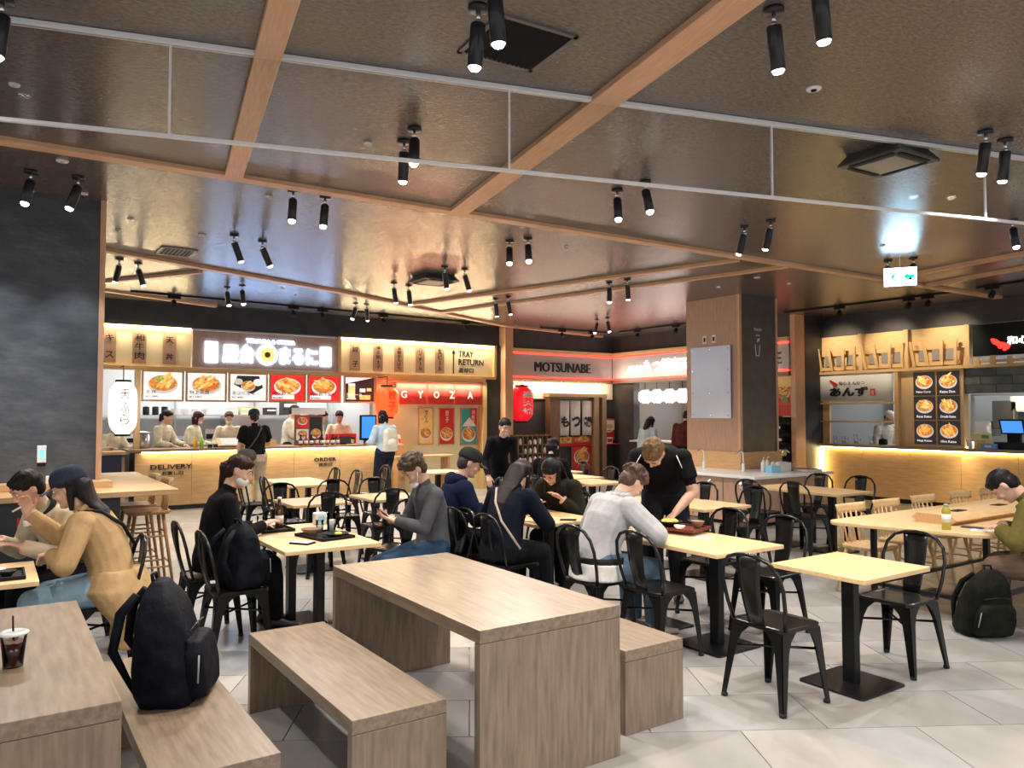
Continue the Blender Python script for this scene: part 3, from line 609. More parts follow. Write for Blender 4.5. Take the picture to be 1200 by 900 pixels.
# ------------------------------------------------------------------ hotpot stall in the corner
def sign_band(lab, w, u0, u1, name='stall_fascia'):
    um = (u0 + u1) / 2; p = w.p(um, 2.51, 0); r_ = thing(name, lab, 'fascia', p)
    t = MB(); w.box(t, u0, u1, 2.51, 3.06, .02, .12); fin(t, 'face', mat('pale_grey_face', (.50, .465, .43), .55), r_)
    for z in (2.50, 3.06):
        t = MB(); w.box(t, u0, u1, z - .012, z + .018, .10, .135); fin(t, 'red_line', glow('red_led', (1, .03, .02), 3.2), r_)
    t = MB(); w.box(t, u0, u1, 3.085, 3.17, .04, .15); fin(t, 'top_beam', M_pine['x' if w.k == 'Y' else 'y'], r_, .006)
    t = MB(); w.box(t, u0, u1, 2.40, 2.485, .04, .12); fin(t, 'lower_beam', M_walnut['x'], r_)
    return r_
WM = Wall('Y', 14.78); WM2 = Wall('X', 13.1)
r_ = sign_band('pale fascia edged with red lines lettered MOTSUNABE in the far corner', WM, 9.72, 12.98)
t = MB(); [text(t, WM, 'MOTSUNABE', 10.56 + k_ * .012, 12.25 + k_ * .012, 2.64, 2.87, .12, .015 + .0005 * k_, 0, 0) for k_ in (0, 1, 2)]; fin(t, 'lettering', M_ink, r_)
r_ = sign_band('pale fascia edged with red lines with glowing white brush lettering, partly behind the column', WM2, 9.45, 14.64)
t = MB(); text(t, WM2, '元祖', 14.05, 13.55, 2.64, 2.82, .12, .02, 0, .006); text(t, WM2, 'もつ鍋楽天地', 13.50, 11.75, 2.62, 2.94, .12, .02, 0, .012); fin(t, 'glowing_lettering', M_lettw2, r_)
t = MB(); [text(t, WM2, 'MOTSUNABE', 11.20 + k_ * .012, 9.62 + k_ * .012, 2.64, 2.87, .12, .015 + .0005 * k_, 0, 0) for k_ in (0, 1, 2)]; fin(t, 'lettering', M_ink, r_)
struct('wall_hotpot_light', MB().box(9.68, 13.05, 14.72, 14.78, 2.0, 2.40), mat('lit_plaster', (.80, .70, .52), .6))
for i, x in enumerate((10.2, 10.75, 11.3, 11.85, 12.4)):
    q = thing('small_spotlight', 'small white spotlight under the MOTSUNABE fascia', 'spotlight', (x, 14.5, 2.28), 0, 'small white spotlights under the corner fascia'); MB().tube([(0, 0, 0), (.05, .05, .07)], .03, 10).build('barrel', glow('warm_lamp_white', (1, .88, .7), 3), q); MB().tube([(.05, .05, .07), (.05, .17, .14)], .012, 6).build('arm', M_white, q)
l = bpy.data.lights.new('fascia_light', 'AREA'); l.shape = 'RECTANGLE'; l.size = 3.0; l.size_y = .05; l.energy = 16; l.color = (1, .84, .6)
o = bpy.data.objects.new('fascia_light', l); COL.objects.link(o); o.location = (11.3, 14.45, 2.36); o.rotation_euler = (radians(35), 0, 0)
lantern('red barrel lantern with bold white writing on the dark wall left of the timber doorway', (10.03, 14.42, 1.87), .27, .80, mat('red_paper', (.75, .015, .03), .5, emit=(.8, .01, .02), es=.45), '楽天地', M_wh, bw=.04, tw=.28, hook=(.0, .26, .1))
d = thing('timber_doorway', 'weathered brown timber door frame with dim view inside', 'doorway', (11.6, 14.6, 0))
for x0, x1, m in ((10.90, 11.20, M_walnut['z']), (12.26, 12.42, wood('weathered_timber_z', (.30, .18, .09), (.42, .27, .14), 'z')), (12.52, 12.66, wood('weathered_timber_z', (.30, .18, .09), (.42, .27, .14), 'z'))): fin(MB().box(x0, x1, 14.5, 14.7, 0, 2.04), 'post', m, d, .006)
fin(MB().box(10.86, 12.66, 14.48, 14.72, 2.04, 2.13), 'lintel', MATS['weathered_timber_z'], d, .006)
n2 = thing('white_noren', 'three white cloth panels with bold black brush characters in the timber doorway', 'curtain', (11.7, 14.55, 1.12))
for i, (a, b, ch) in enumerate(((11.23, 11.53, 'も'), (11.56, 11.88, 'つ'), (11.92, 12.24, '鍋'))):
    t = MB(); t.grid(lambda u, v, a=a, b=b, i=i: ((a + (b - a) * (u * (1 - .1 * (1 - v)) + .05 * (1 - v)), 14.56 + .01 * sin(u * 7 + i), 1.12 + .84 * v), (0, -1, 0)), 6, 4, .004); o = fin(t, 'panel', mat('white_cloth', (.80, .77, .72), .85), n2)
    t = MB(); text(t, Wall('Y', 14.54), ch, a + .03, b - .03, 1.32, 1.58, .004, .004, 0, .05); fin(t, 'lettering', M_ink, n2)
fin(MB().tube([(11.2, 14.57, 1.97), (12.26, 14.57, 1.97)], .012), 'rod', M_walnut['x'], n2)
dr = thing('display_rack', 'dark grid rack filled with small pale bottles left of the doorway', 'display rack', (10.0, 13.9, 0))
fin(MB().box(9.42, 10.52, 13.95, 13.99, .15, 1.18), 'back', M_dark, dr)
for i in range(9): fin(MB().box(9.42 + i * .1325, 9.44 + i * .1325, 13.88, 13.96, .15, 1.18), 'upright', M_walnut['z'], dr)
for j in range(6): fin(MB().box(9.42, 10.52, 13.88, 13.96, .15 + j * .2, .17 + j * .2), 'shelf', M_walnut['x'], dr)
fin(MB().box(9.42, 9.46, 13.88, 14.0, 0, .15).box(10.46, 10.50, 13.88, 14.0, 0, .15), 'feet', M_black, dr)
jr = random.Random(5)
for j in range(5):
    for i in range(8):
        if jr.random() < .12: continue
        h = jr.uniform(.09, .14); q = tag(MB().lathe([(.03, 0), (.034, .008), (.034, h * .7), (.018, h * .85), (.018, h)], 8).build('jar', jr.choice((M_paper, M_bowl, mat('pale_green_glass', (.45, .52, .40), .2))), None, origin=(0, 0, 0)), 'small pale jar in a compartment of the dark grid rack', 'jar', 'jars in the grid rack')
        q.location = (9.505 + i * .1325, 13.91, .17 + j * .2)
for (a, b, z0, z1, m, s) in ((11.20, 12.30, .86, .92, M_red, 'red shelf seen through the timber doorway'),):
    q = thing('counter_shelf', s, 'shelf', (11.7, 14.7, 0)); fin(MB().box(a, b, 14.64, 14.76, z0, z1), 'board', m, q); fin(MB().box(a + .05, b - .05, 14.7, 14.76, 0, z0), 'carcass', M_dark2, q)
WD = Wall('Y', 14.64)
for (a, b, z0, z1, s, sd, bg) in ((11.25, 11.66, .93, 1.08, 'small orange food card on the red shelf, left', 81, 1), (11.70, 12.24, .93, 1.08, 'small orange food card on the red shelf, right', 82, 3), (11.66, 12.26, .28, .84, 'red poster with a dark hotpot picture below the red shelf', 83, 7), (12.30, 12.48, 1.25, 1.62, 'narrow red poster glimpsed between the timber posts', 84, 7)):
    q = thing('food_poster', s, 'poster', ((a + b) / 2, 14.62, z0)); t = MB(); food(t, WD, a, b, z0, z1, sd, bg, .014 if z1 < 1.1 else -.12, style='pile'); fin(t, 'print', PRN, q); fin(MB().box(a, b, 14.65 if z1 < 1.1 else 14.77, 14.655 if z1 < 1.1 else 14.779, z0, z1), 'backing', M_wh, q)
q = thing('menu_poster', 'red and cream hotpot poster standing on the ledge right of the doorway', 'poster', (12.9, 14.7, .95)); t = MB(); dd = food(t, WD, 12.66, 13.02, .98, 1.52, 85, 7, .02); WD.box(t, 12.68, 13.0, 1.24, 1.48, dd, dd + .001, 0); WD.ell(t, 12.84, 1.33, .11, .06, dd + .001, dd + .002, 1); fin(t, 'print', PRN, q); fin(MB().box(12.66, 13.02, 14.635, 14.65, .98, 1.52), 'backing', M_wh, q)
q = thing('wall_ledge', 'narrow red-edged ledge on the dark wall right of the timber doorway', 'shelf', (12.9, 14.7, .86)); fin(MB().box(12.66, 13.08, 14.5, 14.78, .88, .90), 'board', M_wh, q); fin(MB().box(12.66, 13.08, 14.49, 14.50, .875, .905), 'edge', M_red, q)
q = thing('brochure_stack', 'fanned red and white brochures on the ledge below the hotpot poster', 'brochures', (12.78, 14.58, .905)); fin(MB().box(12.70, 12.90, 14.55, 14.57, .90, 1.06), 'sheet', M_wh, q); fin(MB().box(12.72, 12.88, 14.545, 14.549, .93, 1.02), 'print', M_red, q)
# serving window of the hotpot stall
q = thing('hotpot_counter', 'grey service counter in the window of the corner hotpot stall', 'counter', (13.2, 13.1, 0)); fin(MB().box(13.0, 13.6, 12.2, 14.0, 0, .96), 'carcass', M_dark2, q); fin(MB().box(12.95, 13.65, 12.2, 14.0, .96, 1.0), 'worktop', M_white, q, .003)
for i, y in enumerate((13.80, 13.40, 12.98, 12.57, 12.16)):
    lantern('round glowing white lantern over the hotpot counter, %s' % ('leftmost of the row', 'second from left', 'third from left', 'fourth from left', 'rightmost, cut off by the column')[i], (13.3, y, 2.06), .165, .30, glow('lit_round_paper', (1, .97, .92), 1.8), '', M_ink, cap=M_white, group='round white lanterns over the hotpot counter', parentname='round_lantern')
    fin(MB().tube([(13.3, y, 2.2), (13.3, y, 2.45)], .008, 6), 'cord', M_black, bpy.data.objects[[o.name for o in COL.objects if o.name.startswith('round_lantern')][-1]])
for (lab, y0, y1, z0, z1, m, sc) in (('blue wall screen glowing inside the hotpot kitchen', 13.9, 14.5, 1.45, 1.85, M_black, glow('blue_tv', (.05, .3, .9), 1.4)),):
    q = thing('wall_screen', lab, 'screen', (15.5, 14.2, 1.45)); fin(MB().box(15.5, 15.6, y0, y1, z0, z1), 'housing', m, q); fin(MB().box(15.49, 15.5, y0 + .02, y1 - .02, z0 + .02, z1 - .02), 'screen', sc, q)
q = thing('red_panel_machine', 'red panel on the back wall of the hotpot kitchen', 'panel', (15.5, 13.3, 1.2)); fin(MB().box(15.5, 15.6, 13.1, 13.5, 1.18, 1.45), 'panel', M_red, q); fin(MB().box(15.48, 15.5, 13.16, 13.44, 1.24, 1.38), 'label', M_rd, q)
q = thing('tall_cream_partition', 'cream partition with a blue stripe inside the hotpot kitchen', 'partition', (15.2, 12.7, 0)); fin(MB().box(15.2, 15.5, 12.3, 13.1, 0, 2.2), 'panel', M_cream, q); fin(MB().box(15.18, 15.2, 12.3, 13.1, 1.62, 1.68), 'stripe', mat('pale_blue', (.3, .5, .65), .5), q)
q = thing('cash_register', 'white and blue register on the hotpot counter', 'register', (13.1, 13.45, 1.0)); fin(MB().box(13.02, 13.2, 13.25, 13.6, 1.0, 1.05), 'base', M_white, q, .004); T = Matrix.Translation((13.12, 13.42, 1.05)) @ Matrix.Rotation(radians(-18), 4, 'Y'); fin(MB().box(-.01, .01, -.14, .14, 0, .22, T=T), 'screen', glow('pale_blue_screen', (.2, .28, .6), .9), q)
# posters and shelf glimpsed right of the column
WX2 = Wall('X', 13.1)
q = thing('wall_poster', 'tall orange and red dish poster glimpsed between column and post', 'poster', (13.1, 9.66, 1.58)); t = MB(); dd = food(t, WX2, 9.46, 9.90, 1.60, 2.40, 91, 3, .02); WX2.box(t, 9.46, 9.90, 1.60, 1.82, dd, dd + .001, 7); WX2.ell(t, 9.78, 1.92, .07, .06, dd, dd + .001, 7); WX2.ell(t, 9.6, 1.92, .07, .06, dd, dd + .001, 4); WX2.box(t, 9.46, 9.9, 2.18, 2.40, dd, dd + .001, 2); fin(t, 'print', PRN, q); fin(MB().box(13.085, 13.1, 9.46, 9.90, 1.60, 2.40), 'backing', M_wh, q)
q = thing('dark_display_case', 'dark display case with shelves of goods glimpsed right of the column', 'display case', (12.95, 9.68, 0))
fin(MB().box(13.0, 13.09, 9.46, 9.95, 0, 1.58), 'back', M_black, q)
for z in (.05, .55, .80, 1.05, 1.30, 1.56): fin(MB().box(12.80, 13.0, 9.46, 9.95, z, z + .02), 'shelf', M_black, q)
for (y, z, m, w_) in ((9.58, 1.08, M_black, .12), (9.80, 1.08, M_wh, .06), (9.62, 1.32, M_black, .16), (9.85, 1.33, M_wh, .05), (9.6, .82, M_cream, .2), (9.82, .82, M_bowl, .14), (9.6, .57, M_white, .2), (9.82, .57, M_bowl, .12)):
    b = thing('shop_item', {1.08: 'item on the upper middle shelf of the dark display case', 1.32: 'black item near the top of the dark display case', 1.33: 'small white item near the top of the dark display case', .82: 'pale packet on the lower middle shelf of the display case', .57: 'pale packet on the bottom visible shelf of the display case'}[z], 'goods', (12.9, y, z), 0, 'goods in the dark display case')
    MB().box(-.05, .05, -w_ / 2, w_ / 2, 0, .12).build('body', m, b, .01); MB().box(-.054, -.05, -w_ / 3, w_ / 3, .03, .08).build('label', M_paper, b)

# ------------------------------------------------------------------ right stall (pork cutlet)
WR = Wall('X', 14.0)
f2 = thing('wooden_fascia', 'pale cedar fascia with slanted battens and grey tiles over the cutlet stall', 'fascia', (14.0, 8.0, 2.47))
t = MB(); WR.box(t, 6.53, 9.53, 2.80, 3.19, -.10, .0); WR.box(t, 6.53, 9.53, 2.47, 2.80, -.10, -.06); fin(t, 'back_board', M_pine['y'], f2)
t = MB(); WR.box(t, 2.6, 9.55, 2.43, 2.485, -.10, .10); fin(t, 'lower_rail', M_pine['y'], f2, .004)
for u in (9.50, 8.52, 7.62, 6.55): 
    t = MB(); WR.box(t, u - .04, u + .04, 2.485, 3.20 if u > 6.6 else 3.19, 0, .08); fin(t, 'post', M_pine['z'], f2, .003)
for base in (9.02, 8.07, 7.12):
    for q in range(4):
        u = base + .36 - q * .24; T = Matrix.Translation((13.95, u, 2.50)) @ Matrix.Rotation(radians(-8), 4, 'Y') @ Matrix.Rotation(radians(5 if q > 1 else -5), 4, 'X')
        fin(MB().box(-.012, .012, -.028, .028, 0, .46, T=T), 'batten', M_pine['z'], f2, .002)
    for q in range(3):
        u = base + .24 - q * .24; t = MB(); WR.box(t, u - .075, u + .075, 2.60, 2.83, -.05, -.01); fin(t, 'grey_tile', mat('grey_roof_tile', (.30, .29, .28), .5), f2, .004)
    t = MB(); WR.box(t, base - .42, base + .42, 2.51, 2.58, -.02, .02); fin(t, 'crossbar', M_pine['y'], f2, .002)
for q in range(12):
    u = 6.40 - q * .26; t = MB(); WR.box(t, u - .045, u + .045, 2.485, 2.60 + (.03 if q % 2 else 0), .02, .08); fin(t, 'short_block', M_pine['z'], f2, .003)
t = MB(); WR.box(t, 2.6, 6.44, 2.51, 2.56, .04, .06); fin(t, 'crossbar', M_pine['y'], f2)
for u in (9.0, 7.95, 6.9):
    l = bpy.data.lights.new('fascia_spot', 'SPOT'); l.energy = 45; l.spot_size = radians(75); l.spot_blend = .9; l.color = (1, .82, .55); l.shadow_soft_size = .05
    o = bpy.data.objects.new('fascia_spot', l); COL.objects.link(o); o.location = (13.1, u, 3.45); o.rotation_euler = Vector((.9, 0, -.62)).to_track_quat('-Z', 'Y').to_euler()
q = thing('dark_signboard', 'black signboard with a small red emblem and glowing white writing over the cutlet counter', 'sign', (14.0, 5.0, 2.62)); t = MB(); WR.box(t, 2.6, 6.48, 2.63, 3.17, -.05, .03); fin(t, 'board', M_black, q)
t = MB()
for k in range(5): WR.ell(t, 6.12 - k * .045 + .02 * (k % 2), 2.87 - k * .03, .075, .035, .03, .04 + k * .001, 0, .5 - k * .3, 10)
fin(t, 'emblem', glow('red_neon', (1, .03, .02), 1.6), q); t = MB(); text(t, WR, '和心とんかつ', 5.93, 4.95, 2.80, 2.93, .03, .02, 0, .01); text(t, WR, 'あんず', 4.85, 4.1, 2.72, 2.98, .03, .02, 0, .03); fin(t, 'glowing_lettering', M_lettw2, q)
q = thing('cloth_banner', 'white cloth banner with brush lettering and a red seal under the cedar fascia', 'banner', (14.0, 8.7, 1.88)); t = MB(); t.grid(lambda u, v: ((13.93 + .008 * sin(u * 20) * (1 - v), 9.45 - 1.56 * u, 1.90 + .51 * v - .02 * sin(pi * u) * (1 - v)), (-1, 0, 0)), 16, 2, .004); fin(t, 'cloth', mat('banner_cloth', (.74, .73, .72), .85), q)
WB = Wall('X', 13.92); t = MB(); text(t, WB, '和心とんかつ', 8.98, 8.43, 2.21, 2.28, .012, .003, 0, .01); text(t, WB, 'あんず', 9.18, 8.36, 1.98, 2.17, .012, .003, 0, .05); fin(t, 'lettering', M_ink, q)
t = MB(); WB.box(t, 8.22, 8.32, 1.99, 2.12, .012, .015); fin(t, 'red_seal', M_red, q); t = MB()
for k in range(4): WB.ell(t, 9.14 - k * .035, 2.29 - k * .025, .045, .022, .012, .016 + k * .001, 0, .5 - k * .4, 8)
fin(t, 'red_mark', M_red, q); t = MB(); text(t, WB, '杏', 8.30, 8.24, 2.01, 2.10, .0155, .002); fin(t, 'seal_character', M_wh, q)
struct('trim_20', MB().box(13.92, 14.1, 9.47, 9.56, 0, 3.2).box(13.92, 14.1, 7.78, 7.86, 1.03, 2.44).box(13.93, 14.05, 7.86, 9.48, 1.83, 1.87).box(13.93, 14.05, 7.86, 9.48, 1.48, 1.505).box(14.0, 14.05, 9.25, 9.48, 1.03, 1.9), M_pine['y'])
struct('wall_right_pier', MB().box(14.0, 14.2, 6.66, 7.80, 1.03, 2.44), mat('pale_timber_pier', (.74, .52, .27), .5))
for j in range(3):
    for i in range(2):
        u1 = 7.53 - i * .42; u0 = u1 - .40; z1 = 2.40 - j * .44; z0 = z1 - .425
        nm = (('katsu curry', 'topmost left'), ('egg-topped bowl', 'topmost right'), ('curry bowl', 'middle left'), ('garnished plate', 'middle right'), ('bowl with greens', 'lowest left'), ('sliced cutlet', 'lowest right'))[j * 2 + i]
        q = thing('menu_photo', 'dark menu picture of a fried cutlet dish, %s of the six-picture board' % nm[1], 'menu board', (14.0, (u0 + u1) / 2, z0))
        t = MB(); dd = food(t, WR, u0 + .006, u1 - .006, z0, z1, 100 + j * 2 + i, 5, .02, bowl=6); fin(t, 'photo_print', PRL, q)
        t = MB(); text(t, WR, ('Katsu Curry', 'Katsu Don', 'Rosu Katsu', 'Oroshi Katsu', 'Negi Katsu', 'Hire Katsu')[j * 2 + i], u1 - .07, u0 + .07, z0 + .04, z0 + .085, dd, .002, 0, .008); fin(t, 'lettering', PRL[0], q)
        fin(MB().box(13.985, 14.0, u0, u1, z0 - .005, z1 + .005), 'backing', M_pine['y'], q)
# second hatch: slate tiles above, kitchen behind
rt = thing('slate_tile_lintel', 'wall band of large grey slate tiles above the cutlet serving hatch', 'wall tiles', (14.05, 5.0, 2.0)); fin(MB().box(14.05, 14.2, 2.6, 6.66, 2.0, 2.44), 'backing', M_black, rt)
m_sl = [noisy('slate_a', (.065, .085, .085), (.12, .145, .14), nscale=5, rough=.5, bump=.2), noisy('slate_b', (.10, .12, .115), (.16, .18, .17), nscale=5, rough=.5, bump=.2)]
for j in range(3):
    for i in range(9):
        u = 6.64 - i * .5 + (.25 if j % 2 else 0); a, b = max(u - .493, 2.6), min(u, 6.65); z = 2.005 + j * .146
        if b - a > .05: fin(MB().box(14.03, 14.05, a, b, z, z + .14), 'tile', m_sl[(i + j) % 2], rt, .002)
q = thing('cutlet_counter', 'long light oak counter with glowing underside strip at the right wall', 'counter', (13.9, 6.1, 0))
for i in range(8):
    y1 = 9.38 - i * .9; fin(MB().box(13.90, 13.94, y1 - .895, y1, .08, .97), 'panel', M_counterw, q)
fin(MB().box(13.94, 14.6, 2.6, 9.38, 0, 1.0), 'carcass', M_dark, q); fin(MB().box(13.82, 14.65, 2.6, 9.38, 1.0, 1.05), 'worktop', mat('taupe_top', (.33, .27, .22), .4), q, .004); fin(MB().box(13.86, 13.885, 2.6, 9.36, .975, .992), 'led_strip', glow('yellow_led', (1, .76, .30), 13), q)
fin(MB().box(13.92, 13.95, 2.6, 9.38, 0, .08), 'kickboard', M_black, q)
fin(MB().box(13.80, 13.90, 9.34, 9.375, .03, .97), 'end_glow_strip', glow('yellow_led', (1, .76, .30), 13), q)
q = thing('kitchen_extractor', 'stainless extractor and ducts seen through the left hatch of the cutlet stall', 'extractor', (16.4, 8.6, 1.0)); fin(MB().box(16.0, 16.9, 8.0, 9.3, .9, 1.0).box(16.5, 16.9, 8.0, 9.3, 1.7, 2.1), 'hood', M_steel, q)
for y in (8.4, 8.6, 9.0): fin(MB().tube([(16.3, y, 1.0), (16.3, y, 1.8)], .05, 8), 'pipe', M_steel, q)
q = thing('kitchen_workbench', 'stainless bench behind the cutlet hatch', 'workbench', (16.4, 5.6, 0)); fin(MB().box(16.2, 16.95, 3, 7.6, .86, .9), 'worktop', M_steel, q); fin(MB().box(16.3, 16.9, 3, 7.6, 0, .86), 'cabinet', M_steel, q)
rr = random.Random(9)
for i in range(9):
    y = 9.3 - i * .13
    if i in (5,): continue
    h = rr.uniform(.10, .2); q = thing('glass_jar', 'clear glass jar among the glassware on the left end of the cutlet counter', 'glassware', (14.25 + .1 * (i % 2), y, 1.05), 0, 'glassware on the cutlet counter'); MB().lathe([(.03, 0), (.035, .01), (.03, h * .6), (.04, h)], 10).build('body', M_glass, q); MB().lathe([(.028, .01), (.028, h * .4)], 8).build('contents', M_bowl if i % 2 else M_wh, q)
q = thing('sauce_pot', 'black lidded pot on the cutlet counter in front of the white-capped cook', 'pot', (14.2, 8.25, 1.05)); MB().lathe([(.07, 0), (.08, .02), (.08, .09)], 14).build('body', M_black, q); MB().lathe([(.085, .09), (.06, .11), (.01, .12), (.01, .14)], 14).build('lid', M_black, q)
q = thing('point_of_sale_tablet', 'tilted tablet till with a blue screen on the cutlet counter', 'register', (14.15, 5.95, 1.05)); T = Matrix.Translation((0, 0, .25)) @ Matrix.Rotation(radians(-20), 4, 'Y')
MB().box(0, .02, -.19, .19, 0, .27, T=T).build('housing', M_black, q, .005); MB().box(-.004, 0, -.16, .16, .03, .24, T=T).build('screen', glow('till_screen', (.04, .18, .5), 1.1), q); MB().box(.0, .08, -.10, .10, .12, .28).build('stand', M_black, q, .005)
q2 = thing('cash_box', 'black cash drawer under the tilted tablet till', 'cash drawer', (14.15, 5.95, 1.05)); MB().box(-.15, .15, -.24, .24, 0, .12).build('body', M_black, q2, .005); MB().box(-.155, -.15, -.21, .21, .02, .10).build('front_plate', M_blackm, q2)
q = thing('flyer_stand', 'pale yellow flyer in a clear stand left of the till', 'flyer stand', (14.0, 6.35, 1.05)); T = Matrix.Rotation(radians(-10), 4, 'Y'); MB().box(0, .006, -.15, .15, 0, .27, T=T).box(-.002, 0, -.1, .02, .18, .24, 1, T=T).box(-.002, 0, -.04, .10, .03, .15, 2, T=T).build('sheet', [mat('pale_yellow', (.75, .76, .45), .6), M_gn, M_or], q); MB().box(-.01, .09, -.15, .15, 0, .01).build('base', M_glass, q)
q = thing('blue_wipe_pack', 'blue and white packet in front of the pale yellow flyer', 'pack', (13.9, 6.22, 1.05)); MB().box(-.04, .04, -.12, .12, 0, .09).build('body', mat('sky_blue', (.15, .4, .8), .4), q, .01); MB().box(-.045, -.04, -.05, .05, .03, .07).build('label', M_wh, q)
q = thing('white_cup_stack', 'white cup stack at the left end of the cutlet till area', 'cup stack', (14.0, 6.58, 1.05)); MB().lathe([(.04, 0), (.045, .13)], 12).build('cups', M_white, q); MB().lathe([(.047, .13), (.047, .15), (.02, .16)], 12).build('lid', M_glass, q)
q = thing('receipt_printer', 'white receipt printer right of the black cash drawer', 'printer', (14.1, 5.55, 1.05)); MB().box(-.08, .08, -.1, .1, 0, .16).build('body', M_white, q, .01); MB().box(-.06, 0, -.08, .08, .16, .17).build('cover', M_bowl, q); MB().box(-.085, -.08, -.05, .05, .06, .14).build('slot', M_paper, q)
q = thing('wall_screen', 'small blue kitchen screen high in the cutlet hatch', 'screen', (15.5, 5.6, 1.6)); MB().box(0, .05, -.28, .1, 0, .3).build('housing', M_black, q); MB().box(-.01, 0, -.26, .08, .02, .28).build('screen', glow('till_screen', (.04, .18, .5), 1.1), q)
for (y, w_, z, h, s, m) in ((6.3, .45, 1.35, .55, 'dark slatted cabinet behind the flyer', M_dark2), (5.9, .6, 1.68, .3, 'white kitchen box high behind the till', M_white), (6.7, .3, 1.2, .3, 'pale kitchen unit behind the cup stack', M_steel)):
    q = thing('kitchen_cabinet', s, 'cabinet', (16.5, y + .7, z)); MB().box(-.2, .2, -w_ / 2, w_ / 2, 0, h).build('body', m, q, .005); MB().box(-.21, -.2, -w_ / 2 + .02, w_ / 2 - .02, .02, h - .02).build('door', m, q, .003); MB().box(-.23, -.21, -w_ / 2 + .04, -w_ / 2 + .06, h * .3, h * .7).build('handle', M_chrome, q)
q = thing('hatch_glass', 'clear glass screen edged in steel across the cutlet hatch', 'glass screen', (14.2, 5.0, 1.05)); fin(MB().box(14.19, 14.2, 2.6, 6.6, 1.5, 1.96), 'pane', M_glass, q); fin(MB().box(14.17, 14.22, 2.6, 6.62, 1.96, 1.99).box(14.17, 14.22, 6.58, 6.62, 1.05, 1.96), 'rail', M_steel, q)
# ------------------------------------------------------------------ ceiling fittings
lamp = bpy.data.lights.new('spot_beam', 'SPOT'); lamp.energy = SPOT_W; lamp.spot_size = radians(110); lamp.spot_blend = .7; lamp.shadow_soft_size = .04; lamp.color = (1, .93, .84)
sp = thing('ceiling_spotlight', 'x', 'spotlight', (0, 0, CH))
m_can = mat('spotlight_black', (.03, .03, .033), .28, .5); m_lens = glow('lamp_lens', (1, .95, .86), 16)
MB().lathe([(.05, -.02), (.05, 0)], 20).build('base', m_can, sp)
MB().tube([(0, 0, -.02), (0, 0, -.075)], .011, 8).ball((0, 0, -.08), .02).build('knuckle', M_chrome, sp)
bar = MB().lathe([(.006, 0), (.036, -.004), (.037, -.01), (.037, -.215), (.033, -.215), (.031, -.20)], 20).build('barrel', m_can, sp); bar.location = (0, 0, -.085)
ln = MB().lathe([(.030, -.204), (.030, -.213), (.022, -.226), (.001, -.231)], 16).build('lens', m_lens, bar)
lo = bpy.data.objects.new('beam', lamp); COL.objects.link(lo); lo.parent = bar; lo.location = (0, 0, -.25)
RT = Vector((.828, -.5606, 0)); FWD = Vector((.5606, .828, 0))
